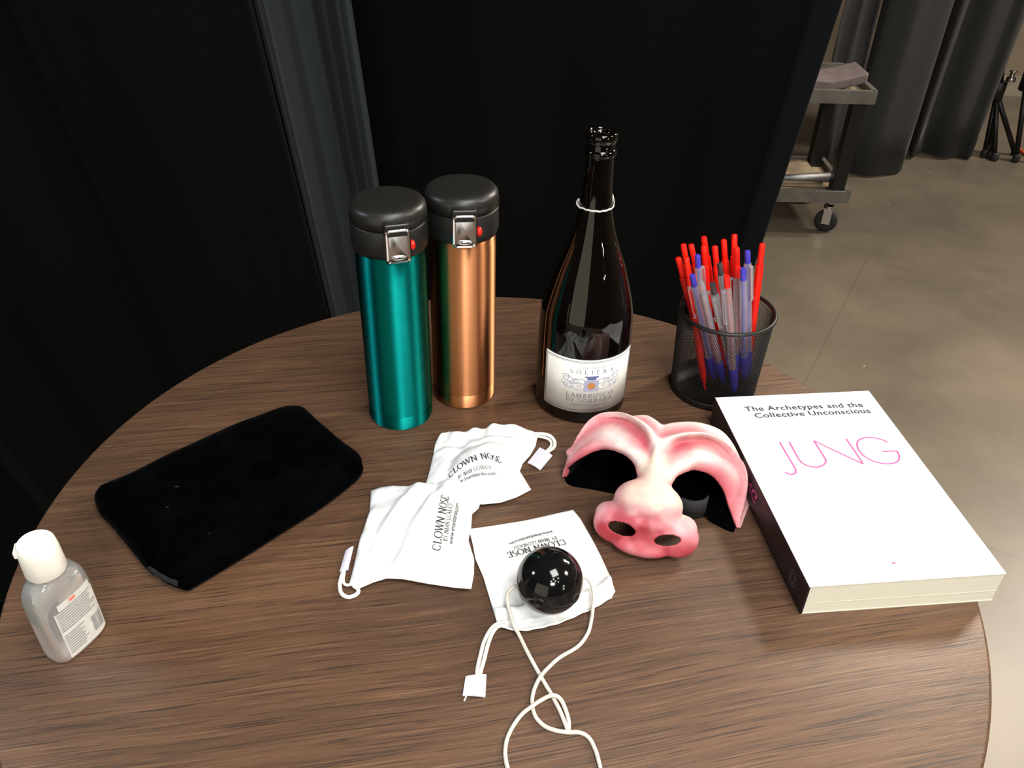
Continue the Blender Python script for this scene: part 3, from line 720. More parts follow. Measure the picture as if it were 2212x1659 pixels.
# ================================================================== PEN CUP AND PENS
PX, PY, PZR = .2115, .2, .0905
pc = thing('pen_cup', 'black wire-mesh pen cup standing behind the white book', 'pen cup', (PX, PY, 0))
rad = lambda z: .0415 + (.0450 - .0415) * z / PZR
V, Fc = [], []
ncol, nrow = 132, 46
for j in range(nrow + 1):
    z = .006 + (PZR - .009) * j / nrow
    for i in range(ncol):
        a = 2 * PI * (i + 0.5 * (j % 2)) / ncol; r_ = rad(z); V.append((PX + r_ * math.cos(a), PY + r_ * math.sin(a), z))
for j in range(0, nrow - 1):
    for i in range(ncol):
        # diamonds between rows j, j+1, j+2
        if j % 2 == 0: b, l, r_, t_ = j * ncol + i, (j + 1) * ncol + (i - 1) % ncol, (j + 1) * ncol + i, (j + 2) * ncol + i
        else: b, l, r_, t_ = j * ncol + i, (j + 1) * ncol + i, (j + 1) * ncol + (i + 1) % ncol, (j + 2) * ncol + i
        Fc.append((b, r_, t_, l))
wm = obj('mesh_wall', V, Fc, BLACKMETAL, pc, False)
wf = wm.modifiers.new('wire', 'WIREFRAME'); wf.thickness = .00062; wf.use_even_offset = False
def ring(r_, z, w, n=96): return tube([(PX + r_ * math.cos(2 * PI * k / n), PY + r_ * math.sin(2 * PI * k / n), z) for k in range(n)], w, 10, True)
obj('rim', *ring(.0452, PZR, .0021), BLACKMETAL, pc)
obj('base_band', *lathe([(.0400, 0), (.0422, .0006), (.0426, .006), (.0416, .0075), (.041, .003), (.02, .0025), (.001, .0025)], PX, PY, 0, 72, True, True), BLACKMETAL, pc)
PENS = [
('red',(0.2113,0.2096,0.0040),(0.1590,0.2080,0.1401),'red pen leaning furthest left in the mesh cup'),
('red',(0.2071,0.2207,0.0040),(0.1661,0.2273,0.1446),'taller red pen rising just behind the leftmost red pens'),
('red',(0.2022,0.1893,0.0040),(0.1652,0.2022,0.1438),'short red pen directly right of the leftmost red pen'),
('red',(0.2214,0.2245,0.0040),(0.1760,0.2393,0.1390),'red pen just left of the rear violet pen'),
('red',(0.2264,0.2335,0.0040),(0.1869,0.2384,0.1478),'tall red pen behind another one, left of the cup middle'),
('red',(0.2148,0.2175,0.0040),(0.1853,0.2257,0.1442),'red pen in front of the tall one left of the middle'),
('red',(0.2287,0.2149,0.0040),(0.1963,0.2279,0.1434),'red pen standing behind the upper dark grey pen top'),
('red',(0.2360,0.2253,0.0040),(0.2077,0.2435,0.1429),'red pen second tallest in the middle of the cup'),
('red',(0.2363,0.2160,0.0040),(0.2159,0.2397,0.1505),'tallest red pen in the mesh cup, right of the middle'),
('red',(0.2427,0.2175,0.0040),(0.2158,0.2238,0.1448),'red pen just below and in front of the tallest one'),
('red',(0.2479,0.2109,0.0040),(0.2381,0.2203,0.1509),'red pen alone at the far right of the cup'),
('blue',(0.2048,0.2007,0.0040),(0.1752,0.2025,0.1464),'violet-topped pen at the rear between red pens on the left'),
('blue',(0.2138,0.1983,0.0040),(0.1680,0.1795,0.1379),'clear pen with violet top at the front left of the cup'),
('blue',(0.2489,0.2037,0.0040),(0.2208,0.2043,0.1511),'clear violet-topped pen at the rear, next to the far right red pen'),
('blue',(0.2434,0.1986,0.0040),(0.2137,0.1832,0.1439),'clear violet-topped pen at the front right of the cup'),
('black',(0.2363,0.2075,0.0040),(0.1956,0.1976,0.1411),'clear pen with dark grey top in the middle of the cup'),
('black',(0.2342,0.1887,0.0040),(0.1845,0.1681,0.1363),'clear pen with dark grey top, shortest at the front'),
('clear',(0.2224,0.1913,0.0040),(0.1744,0.1690,0.1366),'colourless clear pen right of the front left violet one'),
('clearred',(0.2289,0.1738,0.0040),(0.1953,0.1664,0.1452),'clear pen with rose refill in front of the middle'),
('clearred',(0.2342,0.1986,0.0040),(0.2108,0.1930,0.1417),'clear pen with red top left of the front right violet pen'),
]
def stick(prof, L, n=16): return lathe(prof, n=n)
def build_pen(kind, L):
    """pen standing on its tip along +z at the origin; returns list of (part, V, F, mat, subs)"""
    r = .0037; P = []
    if kind == 'red':
        P.append(('barrel', stick([(.0008, 0), (.0018, .008), (r, .018), (r, L - .022), (r - .0002, L - .021)], L), PENRED, 'opaque red barrel'))
        P.append(('push_button', stick([(r - .0009, L - .021), (r - .0009, L - .001), (r - .0014, L)], L), PENRED, None))
    else:
        gm = {'blue': PENBLUE, 'black': PENDARK, 'clear': CLEARPL, 'clearred': PENROSE}[kind]
        tm = {'blue': PENBLUE, 'black': PENDARK, 'clear': CLEARPL, 'clearred': PENRED}[kind]
        P.append(('barrel', stick([(r, .040), (r, L - .014), (r - .0006, L - .0125)], L), CLEARPL, 'clear plastic barrel'))
        P.append(('refill', stick([(.0012, .03), (.0012, L - .014)], L, 8), gm, None))
        P.append(('tip', stick([(.0004, 0), (.0009, .004), (.0019, .010)], L), CHROME, None))
        P.append(('grip', stick([(.0019, .010), (r - .0002, .016), (r + .0003, .020), (r + .0003, .039), (r, .040)], L), PENBLUE, 'violet-blue grip'))
        P.append(('push_button', stick([(r - .001, L - .0125), (r - .001, L - .001), (r - .0015, L)], L), tm, None))
        P.append(('clip', merge(box(0, r + .0022, L - .032, .0030, .0010, .036), box(0, r + .001, L - .0145, .0030, .0030, .0016), box(0, r + .0014, L - .049, .0032, .0016, .003)), CLEARPL if kind != 'x' else gm, None))
    return P
for (kind, b, t_, lb) in PENS:
    b = Vector(b); t_ = Vector(t_); L = (t_ - b).length
    root = thing('ballpoint_pen', lb, 'pen', b, 'pens in the mesh cup')
    q = (t_ - b).to_track_quat('Z', 'Y')
    spin = Quaternion((0, 0, 1), random.uniform(0, 6.28))
    for (nm, (V, Fc), m_, lbl) in build_pen(kind, L):
        V = [tuple(q @ (spin @ Vector(v)) + b) for v in V]
        autosmooth(obj(nm, V, Fc, m_, root, True, label=lbl), .8)

# ================================================================== BOOK
TH = .0300
NL = at(1748, 1268, TH); NR = at(2175, 1238, TH); FL = at(1545, 857, TH); FR = at(1877, 846, TH)
ang = math.atan2(NR[1] - NL[1], NR[0] - NL[0]) * .5 + (math.atan2(FL[1] - NL[1], FL[0] - NL[0]) - PI / 2) * .5
ex = np.array([math.cos(ang), math.sin(ang), 0]); ey = np.array([-math.sin(ang), math.cos(ang), 0])
bw = ((NR - NL) @ ex + (FR - FL) @ ex) / 2; bh = ((FL - NL) @ ey + (FR - NR) @ ey) / 2
bc = (NL + NR + FL + FR) / 4; bo = bc - ex * bw / 2 - ey * bh / 2
def bk(x, y, z): q = bo + ex * x + ey * y; return (q[0], q[1], z)
bkt = thing('paperback_book', 'thick white paperback book with dark spine on the right of the table', 'book', bk(bw / 2, bh / 2, 0))
def bbox(x0, x1, y0, y1, z0, z1):
    v, f = box((x0 + x1) / 2, (y0 + y1) / 2, (z0 + z1) / 2, x1 - x0, y1 - y0, z1 - z0); return [bk(*p) for p in v], f
pg = obj('page_block', *bbox(.0012, bw - .0006, .0004, bh - .0004, .0008, TH - .0008), PAGES, bkt, False)
obj('page_seam', *bbox(.0014, bw - .0010, .0002, .0008, .0108, .0111), PAGES, pg, False)
# covers bend down a touch towards the spine
def cover(name, z0, z1, m, sag):
    V, Fc = [], []; n = 24
    for i in range(n + 1):
        x = bw * i / n; dz = -sag * math.exp(-x / .012)
        for y in (0, bh):
            for z in (z0, z1): V.append(bk(x, y, z + dz))
    for i in range(n):
        a = i * 4; b = a + 4
        Fc += [(a + 1, b + 1, b + 3, a + 3), (a, a + 2, b + 2, b), (a, b, b + 1, a + 1), (a + 2, a + 3, b + 3, b + 2)]
    Fc += [(0, 1, 3, 2), (4 * n, 4 * n + 2, 4 * n + 3, 4 * n + 1)]
    o = obj(name, V, Fc, m, bkt, True); autosmooth(o, .5); return o
front = cover('front_cover', TH - .0008, TH, COVER, 0)
cover('back_cover', 0, .0008, PAGES, 0)
spn = obj('spine', *bbox(-.0006, .0012, -.0002, bh + .0002, 0, TH - .0006), SPINEM, bkt, False); bevel(spn, .0005, 2)
def btext(parts, pA, pB, h, m, name, parent=front, slant=0):
    V, Fc, w = parts; A = at(*pA, TH); B = at(*pB, TH); d = (B - A); s = np.linalg.norm(d) / w; d = d / np.linalg.norm(d); n_ = np.array([-d[1], d[0], 0])
    VV = []
    for v in V:
        q = A + d * v[0] * s + n_ * v[1] * h; VV.append((q[0], q[1], TH + .0002))
    return obj(name, VV, Fc, m, parent, False)
cB = lambda x, y: (1600 + x / 5.53, 840 + y / 5.53)
btext(sans_text('The Archetypes and the', .022, 1.1), cB(62, 268), cB(1470, 214), .0068, INKBLACK, 'title_line')
btext(sans_text('Collective Unconscious', .022, 1.06), cB(180, 348), cB(1560, 286), .0068, INKBLACK, 'title_line')
def jung():
    def px(pts): return [at(*cB(*p), TH)[:2] for p in pts]
    W1 = .0015; out = []
    for pl in ([(465, 635), (545, 775), (620, 900), (655, 965), (655, 1005), (615, 1024), (570, 1015), (532, 997)],
               [(577, 630), (640, 745), (690, 835), (735, 885), (800, 920), (890, 937), (960, 925), (1010, 890), (1015, 850), (990, 805), (930, 710), (872, 620)],
               [(872, 620), (1170, 762), (1465, 900)], [(1465, 900), (1365, 750), (1260, 598)],
               [(1755, 643), (1690, 610), (1590, 587), (1500, 586), (1420, 608), (1390, 660), (1410, 730), (1470, 800), (1560, 855), (1660, 886), (1760, 898), (1850, 882), (1890, 845), (1893, 800), (1872, 752), (1850, 745), (1690, 750)]):
        if len(pl) > 3: q = spline([(a[0], a[1], 0) for a in px(pl)], 6)
        else: q = [(a[0], a[1], 0) for a in px(pl)]
        v, f = ribbon([(a[0], a[1]) for a in q], W1)
        out.append(([(a, b, TH + .0002 + .00003 * len(out)) for a, b, c in v], f))
    return merge(*out)
obj('author_lettering', *jung(), INKPINK, front, False)
btext(sans_text('C. G.', 0), cB(262, 700), cB(400, 692), .004, INKPALE, 'initials_lettering')
btext(sans_text('BOLLINGEN SERIES', 0), (1766, 1228), (1820, 1225), .0016, INKPALE, 'publisher_line')
# small red sprout mark near the foot of the cover
s0 = at(1931, 1217, TH); mk = []
for a in (-0.2, .55, 1.57, 2.6, 3.34):
    e = (s0[0] + .0022 * math.cos(a + ang), s0[1] + .0022 * math.sin(a + ang)); v, f = ribbon([(s0[0], s0[1]), e], .0005); mk.append(([(p[0], p[1], TH + .0002) for p in v], f))
obj('cover_emblem', *merge(*mk), INKPINK, front, False)
# spine printing: magenta author name and a pale oval emblem at the foot
def spine_text(parts, y0, y1, z0, h, m, name):
    V, Fc, w = parts; s = (y1 - y0) / w
    return obj(name, [bk(-.0008, y0 + v[0] * s, z0 + v[1] * h) for v in V], Fc, m, spn, False)
spine_text(sans_text('JUNG'), .150, .105, .021, -.010, INKPINK, 'spine_lettering')
v, f = ribbon([(.022 + .005 * math.cos(a), .014 + .007 * math.sin(a)) for a in np.linspace(0, 2 * PI, 30)], .0006)
v2, f2 = ribbon([(.022 + .0028 * math.cos(a), .014 + .0045 * math.sin(a)) for a in np.linspace(0, 2 * PI, 24)], .0005)
V, Fc = merge((v, f), (v2, f2)); obj('spine_emblem', [bk(-.0008, a, b) for a, b, c in V], Fc, INKGREY, spn, False)

# ================================================================== VELVET POUCH
cP = lambda x, y: (160 + x / 3.3515, 860 + y / 3.3515)
outl = [(148, 745), (160, 700), (210, 670), (560, 510), (900, 345), (1250, 190), (1500, 100), (1600, 82), (1665, 85), (1710, 125), (1850, 250), (1990, 365), (2065, 420), (2088, 475), (2065, 545), (1800, 750), (1500, 940), (1200, 1130), (960, 1275), (840, 1345), (795, 1362), (700, 1335), (600, 1280), (520, 1215), (400, 1070), (260, 900), (185, 820)]
hp = .010
O2 = [at(*cP(*p), hp) for p in outl]
O2 = spline([(p[0], p[1], 0) for p in O2], 5, True)
cen = np.mean(np.array(O2), axis=0)
def pouch():
    V, Fc = [], []; n = len(O2)
    rings = [(0.90, .0002), (.975, .002), (.998, .006), (1.0, .0105), (.985, .015), (.955, .0182), (.90, .0202), (.8, .0213), (.6, .0218), (.4, .022), (.2, .022)]
    for s, z in rings:
        for i, p in enumerate(O2):
            q = cen + (np.array(p) - cen) * s
            zz = z + (.0016 * noise.noise(Vector((q[0] * 30, q[1] * 30, 1))) if z > .017 else 0)
            jx = .0006 * noise.noise(Vector((q[0] * 120, q[1] * 120, z * 80)))
            V.append((q[0] + jx, q[1] + jx, zz))
    for j in range(len(rings) - 1):
        for i in range(n): Fc.append((j * n + i, j * n + (i + 1) % n, (j + 1) * n + (i + 1) % n, (j + 1) * n + i))
    V.append((cen[0], cen[1], .022)); c_ = len(V) - 1; b = (len(rings) - 1) * n
    for i in range(n): Fc.append((b + i, b + (i + 1) % n, c_))
    Fc.append(tuple(reversed(range(n))))
    return V, Fc
pt = thing('velvet_pouch', 'black velvet pouch lying at the left of the table', 'pouch', (cen[0], cen[1], 0))
obj('pouch_body', *pouch(), VELVET, pt)
wp = [at(*cP(*p), .0125) for p in ((525, 1215), (600, 1222), (700, 1250), (785, 1262), (780, 1320), (735, 1338), (650, 1300), (570, 1255))]
V, Fc = [], []
for j, zz in enumerate((-.004, .002)):
    for p in wp: V.append((p[0] , p[1] , p[2] + zz - .001))
n = len(wp)
for i in range(n): Fc.append((i, (i + 1) % n, n + (i + 1) % n, n + i))
Fc += [tuple(reversed(range(n))), tuple(range(n, 2 * n))]
bevel(obj('worn_corner', V, Fc, VELVETW, pt, True, label='dusty grey worn corner'), .0015)
for (x, y, s) in ((742, 640, .0020), (675, 790, .0014), (975, 980, .0008)):
    obj('lint_speck', *ellipsoid(at(*cP(x, y), .0224), (s, s * .5, .0003), nu=10, nv=6), VELVETW, pt, label='pale lint speck')

# ================================================================== DRAWSTRING BAGS
cG = lambda x, y: (720 + x / 3.4565, 900 + y / 3.4565)
def arclen(poly, n):
    P = [np.array(p, float) for p in poly]; d = [0]
    for a, b in zip(P[:-1], P[1:]): d.append(d[-1] + np.linalg.norm(b - a))
    out = []
    for k in range(n + 1):
        t = d[-1] * k / n; i = 0
        while i < len(P) - 2 and d[i + 1] < t: i += 1
        f = (t - d[i]) / max(1e-9, d[i + 1] - d[i]); out.append(P[i] + (P[i + 1] - P[i]) * f)
    return out
def bag(label, bottom, right, top, left, he, hfun, z0=0.0005, ns=56, nt=50, seed=0.0, wr=.0012):
    """sides as pixel polylines (bottom: left->right, top: left->right, left/right: bottom->top); hfun(s,t) height of the upper layer"""
    side = lambda pl: [at(*cG(*p), he)[:2] for p in pl]
    Bt, Rt, Tp, Lf = arclen(side(bottom), ns), arclen(side(right), nt), arclen(side(top), ns), arclen(side(left), nt)
    up, dn = [], []
    for j in range(nt + 1):
        t = j / nt
        for i in range(ns + 1):
            s = i / ns
            p = (1 - t) * Bt[i] + t * Tp[i] + (1 - s) * Lf[j] + s * Rt[j] - ((1 - s) * (1 - t) * Bt[0] + s * (1 - t) * Bt[-1] + (1 - s) * t * Tp[0] + s * t * Tp[-1])
            edge = min(s, 1 - s, t, 1 - t)
            k = min(1, edge / .07); k = math.sqrt(max(0, 1 - (1 - k) ** 2))
            w_ = wr * (noise.noise(Vector((p[0] * 55, p[1] * 55, seed))) + .6 * noise.noise(Vector((p[0] * 130, p[1] * 130, seed + 4))))
            z = z0 + he + k * (hfun(s, t) + w_)
            up.append((p[0], p[1], max(z, z0 + he * .6))); dn.append((p[0], p[1], z0 + he * (1 - k) - (.0007 if k < .05 else 0)))
    w = ns + 1; N_ = len(up); V = up + dn; Fc = []
    for j in range(nt):
        for i in range(ns):
            a = j * w + i; Fc.append((a, a + 1, a + w + 1, a + w)); Fc.append((N_ + a, N_ + a + w, N_ + a + w + 1, N_ + a + 1))
    bd = [i for i in range(w)] + [j * w + ns for j in range(1, nt + 1)] + [nt * w + i for i in range(ns - 1, -1, -1)] + [j * w for j in range(nt - 1, 0, -1)]
    for a, b in zip(bd, bd[1:] + bd[:1]): Fc.append((b, a, N_ + a, N_ + b))
    c = np.mean(np.array(up), axis=0)
    t_ = thing('drawstring_bag', label, 'bag', (c[0], c[1], z0), 'small white drawstring bags')
    obj('cloth_body', V, Fc, CLOTH, t_)
    bvh = BVHTree.FromPolygons([Vector(v) for v in V], Fc)
    return t_, bvh
def surf(bvh, u, v, h=.012):
    for _ in range(6):
        p = at(u, v, h); r_ = bvh.ray_cast(Vector((p[0], p[1], .3)), Vector((0, 0, -1)))
        if r_[0] is None: break
        h = r_[0][2]
    return at(u, v, h)
def bag_text(parts, t_, bvh, A, B, h, m, name='printed_text'):
    V, Fc, w = parts; a = surf(bvh, *cG(*A)); b = surf(bvh, *cG(*B)); d = (b - a); d[2] = 0; s = np.linalg.norm(d) / w; d /= np.linalg.norm(d); n_ = np.array([-d[1], d[0], 0]); VV = []
    # spread the letters evenly along the cloth, over its humps and hollows
    K = 160; Lp_ = np.array([a + (b - a) * k / K for k in range(K + 1)])
    for k in range(K + 1):
        r_ = bvh.ray_cast(Vector((Lp_[k][0], Lp_[k][1], .3)), Vector((0, 0, -1))); Lp_[k][2] = r_[0][2] if r_[0] else a[2]
    cs = np.r_[0, np.cumsum(np.linalg.norm(np.diff(Lp_, axis=0), axis=1))]
    for v in V:
        l_ = v[0] / w * cs[-1]
        q = np.array([np.interp(l_, cs, Lp_[:, 0]), np.interp(l_, cs, Lp_[:, 1]), 0]) + n_ * v[1] * h; r_ = bvh.ray_cast(Vector((q[0], q[1], .3)), Vector((0, 0, -1)))
        VV.append((q[0], q[1], (r_[0][2] if r_[0] else a[2]) + .0007))
    return obj(name, VV, Fc, m, t_, False)
G = lambda s, t, cs, ct, ws, wt: math.exp(-((s - cs) / ws) ** 2 - ((t - ct) / wt) ** 2)
def line(s, t, a, b, w):
    d = np.array(b) - np.array(a); L = np.linalg.norm(d); d /= L; q = np.array([s, t]) - np.array(a); u = q @ d; n_ = q[0] * d[1] - q[1] * d[0]
    e = max(0, -u, u - L)
    return math.exp(-(n_ / w) ** 2 - (e / .12) ** 2)
def printing(t_, bvh, l1, l2, l3, h):
    bag_text(serif_text('CLOWN NOSE', .15, .06, .10, 1.15), t_, bvh, *l1, h, INKBLACK, 'printed_title')
    bag_text(serif_text('BY IMAN LIZARAZU', .14, .07, .10, 1.1), t_, bvh, *l2, h * .55, INKBLACK, 'printed_line')
    bag_text(sans_text('www.imanlizarazu.com', .01), t_, bvh, *l3, h * .55, INKBLACK, 'printed_line')
# back bag (puffed: a nose inside)
def hA(s, t):
    z = .006 * (1 - (2 * s - 1) ** 2) + .019 * G(s, t, .56, .36, .34, .30) - .004 * G(s, t, .86, .40, .10, .16) + .003 * line(s, t, (.15, .62), (.75, .70), .05)
    z += .0022 * math.sin(s * 34 + 2 * math.sin(3 * s)) * max(0, (t - .72) / .28) - .004 * line(s, t, (.22, .2), (.30, .75), .06) - .003 * line(s, t, (.9, .05), (.7, .35), .05)
    return z
bagA, bvA = bag('white drawstring bag furthest back, puffed out, reading CLOWN NOSE, its tag pointing right',
    [(680, 540), (760, 600), (900, 650), (1120, 655), (1250, 642), (1370, 602), (1476, 546)],
    [(1476, 546), (1430, 470), (1392, 410), (1415, 350), (1470, 290), (1510, 220), (1530, 128)],
    [(785, 150), (820, 128), (870, 112), (920, 128), (965, 122), (1020, 118), (1080, 108), (1150, 100), (1200, 76), (1260, 68), (1330, 80), (1400, 78), (1470, 108), (1530, 128)],
    [(680, 540), (715, 420), (745, 290), (760, 210), (785, 150)], .004, hA, seed=2)
printing(bagA, bvA, ((872, 462), (1258, 352)), ((935, 472), (1182, 392)), ((905, 522), (1216, 440)), .0058)
def hB(s, t):
    z = .007 * (1 - (2 * t - 1) ** 2) + .013 * G(s, t, .64, .55, .34, .60) + .003 * G(s, t, .85, .95, .2, .2)
    z -= .012 * line(s, t, (.28, .12), (.54, .85), .065); z += .003 * line(s, t, (.2, .3), (.42, .95), .05) - .004 * line(s, t, (.99, .60), (.93, .62), .05)
    z += .0020 * math.sin(t * 30 + 2 * math.sin(4 * t)) * max(0, (.25 - s) / .25) + .003 * line(s, t, (.25, .1), (.9, .12), .05)
    return z
bagB, bvB = bag('white drawstring bag at front left, overlapping the back bag, reading CLOWN NOSE sideways',
    [(118, 1262), (190, 1290), (300, 1242), (400, 1212), (520, 1218), (700, 1252), (900, 1282), (1030, 1292)],
    [(1030, 1292), (1050, 1180), (1052, 1070), (1008, 935), (1030, 830), (1036, 735), (1085, 690), (1112, 610), (1110, 552)],
    [(282, 560), (350, 535), (440, 522), (560, 532), (680, 520), (840, 512), (1000, 522), (1110, 552)],
    [(118, 1262), (150, 1140), (185, 980), (215, 880), (250, 790), (270, 720), (276, 650), (282, 560)], .004, hB, z0=.0012, seed=5)
printing(bagB, bvB, ((798, 1008), (866, 604)), ((852, 935), (895, 658)), ((892, 960), (940, 655)), .0062)
def hC(s, t):
    z = .004 * (1 - (2 * s - 1) ** 2) * (1 - (2 * t - 1) ** 2) + .0010 * math.sin(s * 46 + 3 * math.sin(5 * s)) * max(0, (.18 - t) / .18)
    z += .006 * G(s, t, 1.0, .12, .14, .12) + .0035 * line(s, t, (.0, .10), (1, .10), .035)
    return z
bagC, bvC = bag('white drawstring bag at front right lying flat under the black ball, print upside down',
    [(1222, 1540), (1330, 1535), (1420, 1535), (1560, 1510), (1720, 1482), (1890, 1438), (1990, 1400), (2080, 1348), (2105, 1305)],
    [(2105, 1305), (2060, 1180), (2000, 1050), (1950, 950), (1895, 850), (1845, 765), (1790, 697)],
    [(1012, 842), (1140, 825), (1270, 805), (1420, 780), (1560, 750), (1680, 722), (1790, 697)],
    [(1222, 1540), (1180, 1400), (1120, 1200), (1060, 1060), (1040, 950), (1012, 842)], .0022, hC, seed=9, wr=.0008)
printing(bagC, bvC, ((1720, 920), (1292, 1022)), ((1662, 897), (1345, 975)), ((1635, 852), (1310, 945)), .0062)
# lower lip of the open mouth of the flat bag
lipp = [(1222, 1545), (1290, 1585), (1420, 1600), (1560, 1578), (1700, 1540), (1850, 1475), (1960, 1425), (2080, 1350)]
lp = spline([at(*cG(*p), .003) for p in lipp], 6)
up_ = spline([at(*cG(*p), .002) for p in [(1222, 1535), (1300, 1520), (1420, 1515), (1560, 1490), (1700, 1465), (1850, 1430), (1960, 1395), (2080, 1340)]], 6)
V, Fc = [], []
for i, (a, b) in enumerate(zip(lp, up_)):
    for k in range(7):
        t = k / 6; q = a + (b - a) * t; V.append((q[0], q[1], .0008 + .0022 * math.exp(-(t / .25) ** 2) + .0004 * math.sin(i * 1.3)))
for i in range(len(lp) - 1):
    for k in range(6): Fc.append((i * 7 + k, i * 7 + k + 1, i * 7 + k + 8, i * 7 + k + 7))
o = obj('lower_hem', V, Fc, CLOTH, bagC); sm = o.modifiers.new('s', 'SOLIDIFY'); sm.thickness = .0007
# cords and tags
def cord(parent, pts, r_=.0013, name='drawstring', conv=cG, m=CORDM):
    P = spline([at(*conv(x, y), h) for x, y, h in pts], 8)
    return obj(name, *tube(P, r_, 8), m, parent)
def clothtag(parent, quad, hs, conv=cG):
    P = [at(*conv(*q), h) for q, h in zip(quad, hs)]; V = [tuple(p) for p in P] + [(p[0], p[1], p[2] + .0022) for p in P]
    n_ = 6; VV, Fc = [], []
    for lay in (0, .0016):
        for j in range(n_ + 1):
            for i in range(n_ + 1):
                s, t = i / n_, j / n_
                q = (1 - s) * (1 - t) * P[0] + s * (1 - t) * P[1] + s * t * P[2] + (1 - s) * t * P[3]
                VV.append((q[0], q[1], q[2] + lay + .0008 * math.sin(PI * s)))
    w = n_ + 1; N_ = w * w
    for j in range(n_):
        for i in range(n_):
            a = j * w + i; Fc += [(N_ + a, N_ + a + 1, N_ + a + w + 1, N_ + a + w), (a, a + w, a + w + 1, a + 1)]
    bd = list(range(w)) + [j * w + n_ for j in range(1, w)] + [n_ * w + i for i in range(n_ - 1, -1, -1)] + [j * w for j in range(n_ - 1, 0, -1)]
    for a, b in zip(bd, bd[1:] + bd[:1]): Fc.append((a, b, N_ + b, N_ + a))
    o = obj('cord_tag', VV, Fc, TAGM, parent, False, label='white folded tag on the drawstring'); bevel(o, .0003, 2); return o
cord(bagA, [(1500, 130, .006), (1545, 128, .006), (1610, 140, .006), (1650, 180, .005), (1650, 225, .004), (1615, 255, .003), (1580, 275, .002)], .0016)
cord(bagA, [(1500, 150, .005), (1545, 150, .005), (1600, 165, .004), (1628, 195, .003), (1620, 230, .002), (1590, 258, .002), (1565, 275, .002)], .0013)
clothtag(bagA, [(1450, 350), (1545, 405), (1636, 298), (1540, 238)], [.001, .001, .001, .001])
cord(bagB, [(150, 1262, .004), (185, 1290, .003), (175, 1325, .002), (115, 1348, .002), (62, 1322, .002), (48, 1260, .002), (60, 1200, .002), (78, 1150, .002)], .0016)
cord(bagB, [(140, 1250, .004), (105, 1258, .003), (80, 1245, .002), (75, 1215, .002), (80, 1180, .002), (84, 1150, .002)], .0012)
clothtag(bagB, [(48, 1165), (112, 1150), (152, 975), (92, 1010)], [.001, .003, .006, .002])
cH = lambda x, y: (960 + x / 3.325, 1160 + y / 3.325)
cord(bagC, [(440, 612, .003), (390, 620, .003), (335, 660, .002), (285, 750, .002), (258, 850, .002), (238, 940, .002), (232, 1010, .002)], .0015, conv=cH)
cord(bagC, [(440, 640, .003), (390, 640, .003), (345, 690, .002), (310, 780, .002), (285, 880, .002), (262, 960, .002), (255, 1010, .002)], .0015, conv=cH)
clothtag(bagC, [(130, 1146), (294, 1156), (302, 994), (152, 1008)], [.001] * 4, conv=cH)
obj('loose_thread', *tube(spline([at(*cH(x, y), .0012) for x, y in ((160, 1130), (150, 1160), (140, 1178))], 4), .0006, 6), CORDM, bagC)

# ================================================================== CLOWN NOSE BALL
rb = .0243
bp = at(1187, 1253.5, .0050 + rb); BC = np.array([bp[0], bp[1], .0050 + rb])
cn = thing('clown_nose', 'glossy black clown nose ball on a white elastic, resting on the flat bag', 'clown nose', (BC[0], BC[1], BC[2] - rb))
obj('ball', *ellipsoid(BC, (rb, rb, rb), nu=64, nv=40), BALLM, cn)
for (u, v) in ((1165, 1303), (1243, 1293)):
    d = ray(u, v); d = d / np.linalg.norm(d); oc = CAM - BC; b_ = oc @ d; t = -b_ - math.sqrt(max(0, b_ * b_ - (oc @ oc - rb * rb)))
    q = CAM + d * t; nr = (q - BC) / rb; qt = Vector(nr).to_track_quat('Z', 'Y')
    v_, f_ = lathe([(.0042, -.001), (.0040, .0004), (.0030, .0006), (.0024, .0001), (.0020, -.0006)], n=24)
    obj('cord_hole', [tuple(Vector(q) + qt @ Vector(p)) for p in v_], f_, BLACKPL2, cn)
s1 = [(530, 345, .022), (480, 372, .020), (452, 420, .015), (458, 490, .010), (488, 600, .0085), (512, 660, .006), (540, 710, .0016), (600, 835, .0016), (690, 1000, .0016), (770, 1135, .0016), (830, 1250, .0016), (868, 1345, .0016), (884, 1384, .0016), (893, 1372, .0016), (890, 1310, .0017), (868, 1235, .002), (838, 1170, .003), (800, 1140, .0045), (755, 1142, .0048), (690, 1175, .003), (635, 1212, .0046), (560, 1270, .002), (495, 1355, .0016), (450, 1450, .0016), (436, 1540, .0016), (444, 1620, .0016), (470, 1700, .0016), (540, 1790, .0016), (660, 1860, .0016), (790, 1880, .0016)]
s2 = [(990, 285, .022), (1030, 300, .020), (1060, 350, .016), (1072, 430, .012), (1065, 520, .009), (1056, 590, .003), (1030, 690, .0016), (960, 785, .0016), (830, 865, .0016), (750, 935, .002), (690, 1003, .0046), (648, 1085, .002), (630, 1160, .0016), (634, 1230, .0016), (660, 1300, .0016), (720, 1358, .0016), (800, 1390, .0016), (880, 1402, .0018), (970, 1405, .0016), (1035, 1440, .0016), (1080, 1520, .0016), (1105, 1600, .0016), (1120, 1690, .0016), (1080, 1800, .0016), (950, 1865, .0016), (790, 1880, .0016)]
cord(cn, s1, .0014, 'elastic_cord', cH, ELASTIC); cord(cn, s2, .0014, 'elastic_cord', cH, ELASTIC)

